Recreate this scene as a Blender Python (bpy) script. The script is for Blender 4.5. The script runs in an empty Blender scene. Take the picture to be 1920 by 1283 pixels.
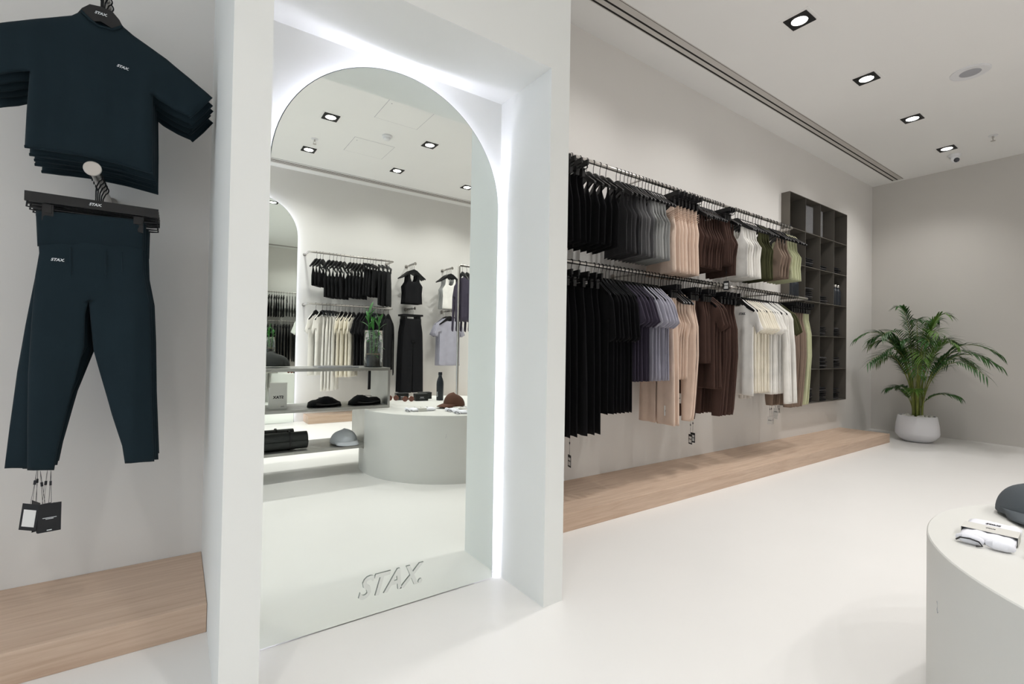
import bpy, bmesh, math, random
from mathutils import Vector, Matrix, noise
from mathutils.geometry import delaunay_2d_cdt
PI = math.pi
sc = bpy.context.scene
COL = sc.collection
rnd = random.Random(7)

# ------------------------------------------------------------------ materials
def lin(c):
    c = c / 255.0
    return c / 12.92 if c <= 0.04045 else ((c + 0.055) / 1.055) ** 2.4

def mat(name, rgb, rough=0.6, metal=0.0, bump=0.0, bscale=300.0, var=0.0, vscale=6.0, stretch=None,
        trans=0.0, ior=1.45, emit=None, estr=0.0, spec=0.5, sheen=0.0, coat=0.0):
    m = bpy.data.materials.new(name)
    m.use_nodes = True
    nt = m.node_tree
    b = nt.nodes['Principled BSDF']
    col = (lin(rgb[0]), lin(rgb[1]), lin(rgb[2]), 1)
    b.inputs['Base Color'].default_value = col
    b.inputs['Roughness'].default_value = rough
    b.inputs['Metallic'].default_value = metal
    b.inputs['Specular IOR Level'].default_value = spec
    b.inputs['Transmission Weight'].default_value = trans
    b.inputs['IOR'].default_value = ior
    b.inputs['Sheen Weight'].default_value = sheen
    b.inputs['Coat Weight'].default_value = coat
    if emit:
        b.inputs['Emission Color'].default_value = (lin(emit[0]), lin(emit[1]), lin(emit[2]), 1)
        b.inputs['Emission Strength'].default_value = estr
    tc = nt.nodes.new('ShaderNodeTexCoord')
    mp = nt.nodes.new('ShaderNodeMapping')
    nt.links.new(tc.outputs['Object'], mp.inputs['Vector'])
    if stretch:
        mp.inputs['Scale'].default_value = stretch
    if var > 0:
        n = nt.nodes.new('ShaderNodeTexNoise')
        n.inputs['Scale'].default_value = vscale
        n.inputs['Detail'].default_value = 5
        nt.links.new(mp.outputs['Vector'], n.inputs['Vector'])
        r = nt.nodes.new('ShaderNodeMapRange')
        r.inputs['From Min'].default_value = 0.3
        r.inputs['From Max'].default_value = 0.7
        r.inputs['To Min'].default_value = 1 - var
        r.inputs['To Max'].default_value = 1 + var
        nt.links.new(n.outputs['Fac'], r.inputs['Value'])
        mx = nt.nodes.new('ShaderNodeVectorMath')
        mx.operation = 'SCALE'
        mx.inputs[0].default_value = col[:3]
        nt.links.new(r.outputs['Result'], mx.inputs['Scale'])
        nt.links.new(mx.outputs['Vector'], b.inputs['Base Color'])
    if bump > 0:
        n2 = nt.nodes.new('ShaderNodeTexNoise')
        n2.inputs['Scale'].default_value = bscale
        n2.inputs['Detail'].default_value = 3
        nt.links.new(mp.outputs['Vector'], n2.inputs['Vector'])
        bp = nt.nodes.new('ShaderNodeBump')
        bp.inputs['Strength'].default_value = bump
        bp.inputs['Distance'].default_value = 0.002
        nt.links.new(n2.outputs['Fac'], bp.inputs['Height'])
        nt.links.new(bp.outputs['Normal'], b.inputs['Normal'])
    return m

def fabric(name, rgb, bump=0.25, sheen=0.02):
    return mat(name, rgb, rough=0.85, bump=bump, bscale=420, var=0.06, vscale=9, sheen=sheen, spec=0.25)

M = {}
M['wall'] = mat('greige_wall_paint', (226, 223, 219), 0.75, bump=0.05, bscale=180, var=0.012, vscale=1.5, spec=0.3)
M['wall_end'] = mat('shaded_greige_wall_paint', (204, 200, 194), 0.75, bump=0.05, bscale=180, var=0.012, vscale=1.5, spec=0.3)  # wall paint darkened, the end wall's shade is put into its colour
M['ceiling'] = mat('ceiling_paint', (243, 242, 240), 0.8, var=0.01, vscale=1.2, spec=0.3)
M['portal'] = mat('portal_paint', (238, 239, 236), 0.7, var=0.008, vscale=2, spec=0.3)
M['floor'] = mat('white_resin_floor', (231, 229, 226), 0.34, var=0.008, vscale=2.5, spec=0.35)
M['table'] = mat('stone_coloured_lacquer', (219, 218, 213), 0.5, var=0.008, vscale=3)
M['white'] = mat('white_plastic', (232, 232, 234), 0.45)
M['black'] = mat('matt_black_plastic', (17, 17, 19), 0.38, var=0.05)
M['blackpaint'] = mat('black_painted_metal', (14, 14, 15), 0.55)
M['slot'] = mat('slot_black', (26, 22, 20), 0.8)
M['steel'] = mat('brushed_steel', (196, 192, 188), 0.28, 1.0, bump=0.05, bscale=60, stretch=(40, 40, 2))
M['hook'] = mat('dark_hook_wire', (48, 48, 50), 0.28, 1.0)
M['darkwire'] = mat('black_hook_wire', (22, 22, 24), 0.4, 0.6)
M['raw'] = mat('raw_steel_shelf', (172, 171, 167), 0.36, 0.8, var=0.12, vscale=5, bump=0.04, bscale=30)
M['bronze'] = mat('bronze_grey_metal', (110, 105, 98), 0.42, 0.45, var=0.06, vscale=4)
M['mirror'] = mat('mirror_silver', (246, 251, 247), 0.0, 1.0)
M['mirror_edge'] = mat('mirror_edge', (70, 82, 78), 0.3, 0.4)
M['etch'] = mat('etched_glass', (236, 240, 237), 0.05, 0.92)
M['etch_shadow'] = mat('etched_shadow_tint', (150, 158, 154), 0.3, 0.5)
M['led'] = mat('led_strip', (255, 255, 255), 0.5, emit=(236, 236, 255), estr=22.0)
M['lens'] = mat('lamp_lens', (255, 255, 255), 0.5, emit=(255, 250, 243), estr=14.0)
M['grille'] = mat('speaker_grille', (172, 172, 178), 0.7, bump=0.4, bscale=900)
M['trim'] = mat('aluminium_trim', (205, 200, 195), 0.5, 0.1)
M['glass'] = mat('clear_glass', (250, 252, 252), 0.02, trans=1.0, ior=1.45)
M['acrylic'] = mat('clear_acrylic', (236, 238, 244), 0.12, trans=0.9, ior=1.3)
M['soil'] = mat('dark_soil', (30, 26, 24), 0.95, bump=0.9, bscale=90, var=0.3, vscale=60)
M['bark'] = mat('straw_mulch', (172, 150, 118), 0.9, bump=0.8, bscale=120, var=0.3, vscale=80)
M['pebble'] = mat('white_pebble', (222, 219, 212), 0.7, var=0.08, vscale=20)
M['pot'] = mat('white_ceramic', (224, 223, 226), 0.4, coat=0.15)
M['leaf'] = mat('palm_leaf', (44, 84, 34), 0.45, var=0.25, vscale=7, spec=0.4)
M['leaf2'] = mat('palm_leaf_light', (84, 118, 48), 0.45, var=0.25, vscale=7, spec=0.4)
M['stem'] = mat('palm_stem', (122, 130, 62), 0.5, var=0.2, vscale=14)
M['bamboo'] = mat('lucky_bamboo_green', (44, 112, 36), 0.4, var=0.15, vscale=20)
M['paper'] = mat('white_paper', (232, 231, 228), 0.7)
M['paperband'] = mat('grey_paper_band', (212, 210, 204), 0.75)
M['card'] = mat('black_card', (26, 27, 30), 0.6)
M['cardbox'] = mat('black_box_board', (24, 25, 25), 0.55, var=0.1, vscale=15)
M['ink'] = mat('dark_print', (38, 38, 42), 0.7)
M['print'] = mat('white_print', (226, 230, 232), 0.6)
M['greybox'] = mat('grey_box_board', (226, 225, 219), 0.7)
M['mat'] = mat('yoga_mat_rubber', (42, 45, 44), 0.5, bump=0.2, bscale=200)
M['bottle'] = mat('matt_navy_bottle', (26, 32, 40), 0.35)
M['copper'] = mat('copper_frame', (158, 104, 84), 0.25, 0.8)
M['lensbrown'] = mat('brown_sunglass_lens', (108, 62, 48), 0.08, coat=0.4)
M['camlens'] = mat('camera_lens', (16, 20, 34), 0.08, coat=0.6)
FAB = {
 'teal': ('dark teal', (23, 38, 45)), 'black': ('black', (15, 15, 18)), 'charcoal': ('charcoal', (62, 61, 63)),
 'grey': ('mid grey', (108, 107, 108)), 'lightgrey': ('light grey', (168, 168, 166)), 'pink': ('pale pink', (224, 201, 184)),
 'brown': ('dark brown', (76, 56, 49)), 'white': ('white', (238, 235, 229)), 'cream': ('cream', (238, 231, 215)),
 'olive': ('olive green', (70, 71, 46)), 'taupe': ('taupe', (140, 121, 107)), 'lime': ('pale lime', (200, 202, 166)),
 'plum': ('plum grey', (66, 60, 74)), 'lavender': ('lavender grey', (170, 168, 180)), 'slate': ('dark slate', (88, 93, 97)),
 'sockwhite': ('white', (236, 236, 242)), 'capbrown': ('brown', (88, 60, 48)), 'capgrey': ('pale grey', (200, 203, 208)), 'capdark': ('dark', (52, 54, 52))}
for k, (n, c) in list(FAB.items()):
    M['f_' + k] = fabric(k + '_fabric', c)
M['f_cuff'] = fabric('darker_teal_band', (21, 36, 43))

# oak with stretched grain
def oak():
    m = bpy.data.materials.new('pale_oak')
    m.use_nodes = True
    nt = m.node_tree
    b = nt.nodes['Principled BSDF']
    b.inputs['Roughness'].default_value = 0.5
    tc = nt.nodes.new('ShaderNodeTexCoord')
    mp = nt.nodes.new('ShaderNodeMapping')
    mp.inputs['Scale'].default_value = (0.5, 9, 9)
    nt.links.new(tc.outputs['Object'], mp.inputs['Vector'])
    n = nt.nodes.new('ShaderNodeTexNoise')
    n.inputs['Scale'].default_value = 5
    n.inputs['Detail'].default_value = 9
    n.inputs['Roughness'].default_value = 0.65
    n.inputs['Distortion'].default_value = 0.6
    nt.links.new(mp.outputs['Vector'], n.inputs['Vector'])
    r = nt.nodes.new('ShaderNodeValToRGB')
    r.color_ramp.elements[0].position = 0.3
    r.color_ramp.elements[0].color = (lin(186), lin(158), lin(136), 1)
    r.color_ramp.elements[1].position = 0.7
    r.color_ramp.elements[1].color = (lin(211), lin(187), lin(166), 1)
    nt.links.new(n.outputs['Fac'], r.inputs['Fac'])
    nt.links.new(r.outputs['Color'], b.inputs['Base Color'])
    bp = nt.nodes.new('ShaderNodeBump')
    bp.inputs['Strength'].default_value = 0.12
    bp.inputs['Distance'].default_value = 0.002
    nt.links.new(n.outputs['Fac'], bp.inputs['Height'])
    nt.links.new(bp.outputs['Normal'], b.inputs['Normal'])
    return m
M['oak'] = oak()

# ------------------------------------------------------------------ mesh helpers
class MB:
    def __init__(s):
        s.v = []; s.f = []
    def add(s, vs, fs):
        o = len(s.v)
        s.v += [tuple(p) for p in vs]
        s.f += [tuple(i + o for i in f) for f in fs]
        return s
    def box(s, x0, x1, y0, y1, z0, z1):
        return s.add([(x0, y0, z0), (x1, y0, z0), (x1, y1, z0), (x0, y1, z0), (x0, y0, z1), (x1, y0, z1), (x1, y1, z1), (x0, y1, z1)],
                     [(0, 3, 2, 1), (4, 5, 6, 7), (0, 1, 5, 4), (1, 2, 6, 5), (2, 3, 7, 6), (3, 0, 4, 7)])
    def tube(s, pts, r, seg=8, closed=False, flat=1.0):
        pts = [Vector(p) for p in pts]
        n = len(pts)
        rs = r if isinstance(r, (list, tuple)) else [r] * n
        vs = []
        up = Vector((0, 0, 1))
        prev = None
        for i, p in enumerate(pts):
            if closed:
                t = pts[(i + 1) % n] - pts[i - 1]
            else:
                t = pts[min(i + 1, n - 1)] - pts[max(i - 1, 0)]
            t.normalize()
            if prev is None:
                a = t.cross(up)
                if a.length < 0.1:
                    a = t.cross(Vector((1, 0, 0)))
                a.normalize()
            else:
                a = prev - t * prev.dot(t)
                if a.length < 1e-5: a = t.orthogonal()
                a.normalize()
            prev = a
            b = t.cross(a)
            for k in range(seg):
                th = 2 * PI * k / seg
                vs.append(p + (a * math.cos(th) + b * math.sin(th) * flat) * rs[i])
        fs = []
        m = n if closed else n - 1
        for i in range(m):
            for k in range(seg):
                j = (i + 1) % n
                fs.append((i * seg + k, i * seg + (k + 1) % seg, j * seg + (k + 1) % seg, j * seg + k))
        if not closed:
            fs.append(tuple(range(seg - 1, -1, -1)))
            fs.append(tuple((n - 1) * seg + k for k in range(seg)))
        return s.add(vs, fs)
    def lathe(s, prof, seg=32, c=(0, 0, 0), axis='z'):
        vs = []; fs = []
        for (r, z) in prof:
            for k in range(seg):
                th = 2 * PI * k / seg
                if axis == 'z': vs.append((c[0] + r * math.cos(th), c[1] + r * math.sin(th), c[2] + z))
                elif axis == 'y': vs.append((c[0] + r * math.cos(th), c[1] + z, c[2] + r * math.sin(th)))
                else: vs.append((c[0] + z, c[1] + r * math.cos(th), c[2] + r * math.sin(th)))
        n = len(prof)
        for i in range(n - 1):
            for k in range(seg):
                fs.append((i * seg + k, i * seg + (k + 1) % seg, (i + 1) * seg + (k + 1) % seg, (i + 1) * seg + k))
        if prof[0][0] > 1e-6: fs.append(tuple(range(seg - 1, -1, -1)))
        if prof[-1][0] > 1e-6: fs.append(tuple((n - 1) * seg + k for k in range(seg)))
        return s.add(vs, fs)
    def prism(s, poly, y0, y1):
        """poly of (x,z) extruded along y"""
        n = len(poly)
        vs = [(x, y0, z) for x, z in poly] + [(x, y1, z) for x, z in poly]
        fs = [tuple(range(n)), tuple(range(2 * n - 1, n - 1, -1))]
        for i in range(n):
            j = (i + 1) % n
            fs.append((i, i + n, j + n, j))
        return s.add(vs, fs)
    def ell(s, c, r, seg=16, rings=10):
        prof = []
        vs = []; fs = []
        for i in range(rings + 1):
            a = -PI / 2 + PI * i / rings
            for k in range(seg):
                th = 2 * PI * k / seg
                vs.append((c[0] + r[0] * math.cos(a) * math.cos(th), c[1] + r[1] * math.cos(a) * math.sin(th), c[2] + r[2] * math.sin(a)))
        for i in range(rings):
            for k in range(seg):
                fs.append((i * seg + k, i * seg + (k + 1) % seg, (i + 1) * seg + (k + 1) % seg, (i + 1) * seg + k))
        return s.add(vs, fs)
    def mesh(s, name):
        me = bpy.data.meshes.new(name)
        me.from_pydata(s.v, [], s.f)
        bm = bmesh.new(); bm.from_mesh(me)
        bmesh.ops.remove_doubles(bm, verts=bm.verts, dist=1e-6)
        bmesh.ops.recalc_face_normals(bm, faces=bm.faces)
        bm.to_mesh(me); bm.free()
        me.update()
        return me

def smooth(me, ang=40):
    me.polygons.foreach_set('use_smooth', [True] * len(me.polygons))
    bm = bmesh.new(); bm.from_mesh(me)
    la = math.radians(ang)
    for e in bm.edges:
        if len(e.link_faces) == 2:
            try: a = e.calc_face_angle()
            except ValueError: a = 0
            e.smooth = a < la
    bm.to_mesh(me); bm.free()

def link(o, parent=None, loc=None, rz=None):
    COL.objects.link(o)
    if parent is not None: o.parent = parent
    if loc is not None: o.location = loc
    if rz is not None: o.rotation_euler = (0, 0, rz)
    return o

def obj(name, mb, m, parent=None, sm=True, bev=0.0, loc=None, rz=None, ang=40):
    me = mb if isinstance(mb, bpy.types.Mesh) else mb.mesh(name)
    if sm: smooth(me, ang)
    if not me.materials: me.materials.append(M[m] if isinstance(m, str) else m)
    o = bpy.data.objects.new(name, me)
    link(o, parent, loc, rz)
    if bev > 0:
        b = o.modifiers.new('bevel', 'BEVEL')
        b.width = bev; b.segments = 2; b.limit_method = 'ANGLE'; b.angle_limit = math.radians(50)
        b.harden_normals = False
    return o

def tag(o, label, cat, group=None):
    o['label'] = label; o['category'] = cat
    if group: o['group'] = group
    return o

def thing(name, label, cat, loc=(0, 0, 0), rz=0, group=None):
    o = bpy.data.objects.new(name, None)
    o.empty_display_size = 0.05
    link(o, None, loc, rz)
    return tag(o, label, cat, group)

def struct(name, mb, m, sm=False, bev=0.0):
    o = obj(name, mb, m, None, sm=sm, bev=bev)
    o['kind'] = 'structure'
    return o

def dup(o, parent=None):
    c = o.copy()
    COL.objects.link(c)
    c.parent = parent
    for ch in o.children:
        dup(ch, c)
    return c

_txt = {}
def text_mesh(s, size, ext=0.001, shear=0.3, bold=0.03, key=''):
    k = (s, size, ext, shear, bold)
    if k in _txt: return _txt[k]
    cu = bpy.data.curves.new('lettering', 'FONT')
    cu.body = s; cu.size = size; cu.shear = shear; cu.extrude = ext
    cu.offset = bold * size; cu.align_x = 'CENTER'; cu.align_y = 'CENTER'
    cu.resolution_u = 3
    o = bpy.data.objects.new('lettering', cu)
    COL.objects.link(o)
    bpy.context.view_layer.update()
    dg = bpy.context.evaluated_depsgraph_get()
    me = bpy.data.meshes.new_from_object(o.evaluated_get(dg))
    bpy.data.objects.remove(o); bpy.data.curves.remove(cu)
    me.materials.clear()
    _txt[k] = me
    return me

def lettering(s, size, m, parent, loc, rot=(PI / 2, 0, 0), ext=0.0006, name='printed_logo', shear=0.3, bold=0.03):
    me = text_mesh(s, size, ext, shear, bold).copy()
    me.materials.append(M[m])
    o = bpy.data.objects.new(name, me)
    link(o, parent)
    o.location = loc; o.rotation_euler = rot
    return o

# ------------------------------------------------------------------ cloth
def mirror_half(h):
    """h: right half outline from top centre to bottom centre (x>=0)"""
    left = [(-x, z) for x, z in reversed(h) if x > 1e-6]
    return h + left

def cloth(name, outline, th=0.016, cell=0.022, folds=((0.006, 0.11), (0.003, 0.047)), seed=0, top=None, ramp=0.25, bend=0.0, rim=0.03):
    r = random.Random(seed)
    out = []
    n = len(outline)
    for i in range(n):
        a = Vector(outline[i]); b = Vector(outline[(i + 1) % n])
        k = max(1, int(round((b - a).length / cell)))
        for j in range(k): out.append(a.lerp(b, j / k))
    xs = [p.x for p in out]; zs = [p.y for p in out]
    segs = [(out[i], out[(i + 1) % len(out)]) for i in range(len(out))]
    def dist(p):
        d = 1e9
        for a, b in segs:
            ab = b - a
            t = max(0, min(1, (p - a).dot(ab) / max(ab.length_squared, 1e-12)))
            q = (a + ab * t - p).length
            if q < d: d = q
        return d
    def inside(p):
        c = False
        for a, b in segs:
            if (a.y > p.y) != (b.y > p.y):
                if p.x < (b.x - a.x) * (p.y - a.y) / (b.y - a.y) + a.x: c = not c
        return c
    pts = list(out)
    nn = len(out)
    area = sum(out[i].x * out[(i + 1) % nn].y - out[(i + 1) % nn].x * out[i].y for i in range(nn))
    sg = 1 if area > 0 else -1
    for off in (.22, .6):
        for i in range(nn):
            tg = out[(i + 1) % nn] - out[i - 1]
            if tg.length < 1e-6: continue
            tg.normalize()
            p = out[i] + Vector((-tg.y, tg.x)) * sg * off * cell
            if inside(p) and dist(p) > off * cell * .93: pts.append(p)
    z = min(zs) + cell * 0.6; row = 0
    while z < max(zs):
        x = min(xs) + (cell * 0.5 if row % 2 else 0)
        while x < max(xs):
            p = Vector((x + r.uniform(-.15, .15) * cell, z + r.uniform(-.15, .15) * cell))
            if inside(p) and dist(p) > cell * 1.0: pts.append(p)
            x += cell
        z += cell * 0.87; row += 1
    nb = len(out)
    edges = [(i, (i + 1) % nb) for i in range(nb)]
    V, E_, F_, *_r = delaunay_2d_cdt([Vector((p.x, p.y)) for p in pts], edges, [list(range(nb))], 1, 1e-5)
    ztop = max(zs) if top is None else top
    ph = [(a, l, r.uniform(0, 6.28), r.uniform(-2.0, 2.0)) for a, l in folds]
    vs = []; front = []; back = []
    D = [dist(p) for p in V]
    for i, p in enumerate(V):
        rp = max(0.0, min(1.0, (ztop - p.y) / ramp))
        f = sum(a * math.sin(2 * PI * p.x / l + q + s * p.y) for a, l, q, s in ph) * rp
        f += bend * (p.x * 6) ** 2 * 0.1
        d = D[i]
        if d < 1e-4:
            front.append(len(vs)); back.append(len(vs)); vs.append((p.x, f, p.y))
        else:
            t = th / 2 * min(1, math.sqrt(d / rim)) * (0.8 + 0.4 * rp)
            front.append(len(vs)); vs.append((p.x, f - t, p.y))
            back.append(len(vs)); vs.append((p.x, f + t, p.y))
    fs = []
    for f in F_:
        fs.append(tuple(front[i] for i in f))
        fs.append(tuple(back[i] for i in reversed(f)))
    me = bpy.data.meshes.new(name)
    me.from_pydata(vs, [], fs)
    bm = bmesh.new(); bm.from_mesh(me)
    bmesh.ops.recalc_face_normals(bm, faces=bm.faces)
    bm.to_mesh(me); bm.free()
    me.polygons.foreach_set('use_smooth', [True] * len(me.polygons))
    return me

# ------------------------------------------------------------------ measures (metres)
WN, WF, XR, XL, CZ = 2.583, -3.33, 8.02, -4.5, 3.42     # near wall, opposite wall, end wall, entrance side, ceiling
MY = 1.83                                              # mirror plane

# ------------------------------------------------------------------ room shell
struct('floor', MB().box(XL - 2.5, XR + .12, WF - .12, WN + .4, -.1, 0), 'floor')
# near wall with an opening for the recessed shelf unit
CX0, CX1, CZ0, CZ1 = 5.408, 6.912, 0.474, 2.809
w = MB()
for b in ((XL, CX0, 0, CZ), (CX1, XR + .12, 0, CZ), (CX0, CX1, 0, CZ0), (CX0, CX1, CZ1, CZ)):
    w.box(b[0], b[1], WN, WN + .4, b[2], b[3])
struct('wall_near', w, 'wall')
struct('wall_far', MB().box(XL, XR + .12, WF - .12, WF, 0, CZ), 'wall')
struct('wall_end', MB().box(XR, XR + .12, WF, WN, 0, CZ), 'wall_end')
w = MB()
w.box(XL - .12, XL, WF, -2.4, 0, CZ); w.box(XL - .12, XL, 1.8, WN, 0, CZ); w.box(XL - .12, XL, -2.4, 1.8, 2.9, CZ)
struct('wall_entrance', w, 'wall')
struct('ceiling', MB().box(XL, XR + .12, WF - .12, WN + .4, CZ, CZ + .1), 'ceiling')

# portal box with niche
PX0, PX1, PY0 = .108, 1.335, 1.507
NX0, NX1, NZ, NY = .206, 1.235, 2.206, 1.875
w = MB()
w.box(PX0, NX0, PY0, WN, 0, CZ)
w.box(NX1, PX1, PY0, WN, 0, CZ)
w.box(NX0, NX1, PY0, WN, NZ, CZ)
w.box(NX0, NX1, NY, WN, 0, NZ)
o = struct('trim_1', w, 'portal')

def arch_poly(cx, hw, z0, zs, n=48):
    p = [(cx - hw, z0), (cx + hw, z0)]
    for i in range(n + 1):
        a = PI * i / n
        p.append((cx + hw * math.cos(a), zs + hw * math.sin(a)))
    return p

def arch_mirror(cx, hw, zs, y, label, facing=-1, top=None, logo=False, gap=.038, z0=.004):
    """y = reflecting face; facing -1 looks toward -y"""
    t = thing('arched_mirror', label, 'mirror', (cx, y, 0))
    th = .005
    g = MB(); g.prism(arch_poly(0, hw, z0, zs), 0, -facing * th)
    me = g.mesh('mirror_glass')
    me.materials.append(M['mirror']); me.materials.append(M['mirror_edge'])
    for p in me.polygons:
        p.material_index = 0 if (p.normal.y * facing > .9) else 1
    o = bpy.data.objects.new('mirror_glass', me); link(o, t)
    # slim black rim line around the glass
    pts = [Vector((x, -facing * .003, z)) for x, z in arch_poly(0, hw + .001, z0, zs)]
    obj('edge_band', MB().tube(pts, .0022, 6, closed=True), 'mirror_edge', t)
    # standoff backing and led strip behind the edge
    inner = arch_poly(0, hw - .10, .06, zs)
    b = MB(); b.prism(inner, -facing * (th + .001), -facing * (gap - .002))
    obj('backing_board', b, 'white', t, sm=False)
    led = [Vector((x, -facing * (th + .012), z)) for x, z in arch_poly(0, hw - .024, .03, zs)][1:]
    led = led + [Vector((-hw + .024, -facing * (th + .012), .03))]
    obj('led_strip', MB().tube(led, .005, 6), 'led', t)
    return t

mir = arch_mirror(.7215, .4715, 1.679, MY, 'tall arched backlit mirror inside the white pillar niche')
# etched word on the glass; grey offset copy paints its shadow edge
tm = text_mesh('STAX.', .114, .001, .34, .022)
for nm, m_, dy, dx, dz in (('etched_logo', 'etch', -.0030, 0, 0), ('etched_logo_shadow', 'etch_shadow', -.0014, -.0013, .0010)):
    me = tm.copy(); me.materials.append(M[m_])
    o = bpy.data.objects.new(nm, me); link(o, mir)
    o.location = (-.006 + dx, dy, .112 + dz); o.rotation_euler = (PI / 2, 0, 0)
    o.scale = (.88, 1, 1)
arch_mirror(.80, .50, 2.50, WF + .043, 'large arched mirror against the opposite wall, seen only in the reflection', facing=1)

# platforms
def platform(x0, x1, y0, y1, label):
    o = obj('display_plinth', MB().box(x0, x1, y0, y1, 0, .104), 'oak', sm=False, bev=.002)
    tag(o, label, 'plinth', 'low oak plinths')
platform(1.336, 6.972, 2.055, WN - .001, 'long low oak plinth under the two rails of coloured clothes')
platform(-2.6, .107, 2.055, WN - .001, 'low oak plinth under the dark teal outfit at left')
platform(1.43, 5.2, WF + .001, -3.03, 'low oak plinth by the opposite wall, seen in the mirror')

# ceiling slot diffusers
def diffuser(x0, x1, y, s, label):
    t = thing('slot_diffuser', label, 'air vent', (0, y, CZ), 0, 'linear slot diffusers')
    obj('frame', MB().box(x0, x1, -.085, .045, -.0025, 0), 'trim', t, sm=False)
    for dy in (-.02 * s + 0, .03 * s):
        obj('air_slot', MB().box(x0 + .01, x1 - .01, dy - .007, dy + .007, -.0032, -.0012), 'slot', t, sm=False)
    obj('air_slot', MB().box(x0 + .01, x1 - .01, -.078 * s - .0015, -.078 * s + .0015, -.0032, -.0012), 'slot', t, sm=False)
diffuser(1.34, 7.94, 2.29, 1, 'long black twin-slot ceiling vent above the coloured clothes')
diffuser(-4.4, 7.94, -3.10, -1, 'long black twin-slot ceiling vent seen in the mirror reflection')

# ------------------------------------------------------------------ downlights
ORD = ['first', 'second', 'third', 'fourth', 'fifth', 'sixth', 'seventh', 'eighth', 'ninth', 'tenth', 'eleventh', 'twelfth',
       'thirteenth', 'fourteenth', 'fifteenth', 'sixteenth', 'seventeenth', 'eighteenth', 'nineteenth', 'twentieth',
       'twenty-first', 'twenty-second', 'twenty-third', 'twenty-fourth']
def ring(hw, r, y, n=32):
    pass
# square plate with a round hole
def plate_hole(hw, r, z0, z1, n=32):
    mb = MB(); vs = []; fs = []
    for z in (z0, z1):
        for k in range(n):
            a = 2 * PI * k / n
            vs.append((r * math.cos(a), r * math.sin(a), z))
        for k in range(n):
            a = 2 * PI * k / n
            c, s_ = math.cos(a), math.sin(a)
            q = hw / max(abs(c), abs(s_))
            vs.append((q * c, q * s_, z))
    for k in range(n):
        j = (k + 1) % n
        fs.append((k, j, n + j, n + k))
        fs.append((2 * n + k, 3 * n + k, 3 * n + j, 2 * n + j))
        fs.append((k, 2 * n + k, 2 * n + j, j))
        fs.append((n + k, n + j, 3 * n + j, 3 * n + k))
    return mb.add(vs, fs)
LME = {}
LME['p'] = plate_hole(.077, .052, -.006, 0).mesh('housing')
LME['l'] = MB().lathe([(.0, -.006), (.03, -.0058), (.046, -.004), (.051, -.001), (.051, 0)], 28).mesh('lamp_lens'); smooth(LME['l'])
LME['t'] = MB().box(-.1, .1, -.1, .1, -.0012, 0).mesh('trim_plate')
LME['p'].materials.append(M['blackpaint']); LME['l'].materials.append(M['lens']); LME['t'].materials.append(M['ceiling'])
SPOT = bpy.data.lights.new('downlight_beam', 'SPOT')
SPOT.energy = 64; SPOT.spot_size = math.radians(122); SPOT.spot_blend = 1.0; SPOT.shadow_soft_size = .045
SPOT.color = (1.0, .985, .968)
def downlight(x, y, label, group):
    t = thing('recessed_downlight', label, 'ceiling light', (x, y, CZ), 0, group)
    for nm, k, dz in (('trim_plate', 't', 0), ('housing', 'p', -.0012), ('lamp_lens', 'l', -.0032)):
        o = bpy.data.objects.new(nm, LME[k]); link(o, t); o.location.z = dz
    L = bpy.data.objects.new('downlight_beam', SPOT); link(L, t); L.location.z = -.02
    if y > 1: L.rotation_euler.x = math.radians(11)
    if y < -2: L.rotation_euler.x = math.radians(-11)
nm4 = ['nearest square downlight in the row beside the ceiling vent', 'second square downlight from the front in the ceiling row',
       'third square downlight from the front in the ceiling row', 'square downlight just behind the white dome camera']
for x, l in zip((3.575, 4.797, 5.977, 7.158), nm4):
    downlight(x, 1.593, l, 'square black downlights in the row')
for x in (-3.6, 2.36):
    downlight(x, 1.593, 'square black downlight in the front ceiling row, outside the view', 'downlights outside the view')
for y in (-1.46, -2.475):
    for x in (-3.6, -2.4, -1.1, .08, 1.25, 2.37, 3.45, 4.6, 5.8):
        if x in (1.25, 2.37) or (x == 3.45 and y < -2):
            l = {(1.25, -1.46): 'largest square downlight in the mirror, upper left', (2.37, -1.46): 'square downlight high at right in the mirror',
                 (1.25, -2.475): 'square downlight at far left of the mirror by the sprinkler', (2.37, -2.475): 'square downlight at centre right of the mirror',
                 (3.45, -2.475): 'small square downlight at the right edge of the mirror'}[(x, y)]
            downlight(x, y, l, 'downlights reflected in the mirror')
        else:
            downlight(x, y, 'square black downlight on the far side of the shop, outside the view', 'downlights outside the view')
for x in (-3.0, -.6, .6, 3.0, 4.2):  # unseen row added to light the floor and table
    downlight(x, .1, 'added square black downlight over the middle of the shop, outside the view', 'downlights outside the view')

# other ceiling fittings
t = thing('ceiling_speaker', 'round grey ceiling speaker with white rim', 'speaker', (5.372, 1.05, CZ))
obj('rim', MB().lathe([(.105, 0), (.128, 0), (.128, -.004), (.118, -.008), (.105, -.006)], 40), 'white', t)
obj('grille', MB().lathe([(0, -.007), (.06, -.0065), (.106, -.004), (.106, 0)], 40), 'grille', t)
def sprinkler(x, y, label):
    t = thing('fire_sprinkler', label, 'sprinkler', (x, y, CZ), 0, 'ceiling sprinklers')
    obj('cover_plate', MB().lathe([(0, 0), (.04, 0), (.04, -.004), (.012, -.008), (0, -.008)], 24), 'white', t)
    b = MB(); b.lathe([(0, -.008), (.009, -.008), (.009, -.03), (0, -.03)], 12)
    b.tube([(-.009, 0, -.028), (-.014, 0, -.045), (0, 0, -.06)], .002, 6); b.tube([(.009, 0, -.028), (.014, 0, -.045), (0, 0, -.06)], .002, 6)
    obj('head', b, 'steel', t)
    obj('deflector', MB().lathe([(0, -.058), (.02, -.058), (.02, -.061), (0, -.061)], 16), 'steel', t)
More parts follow.
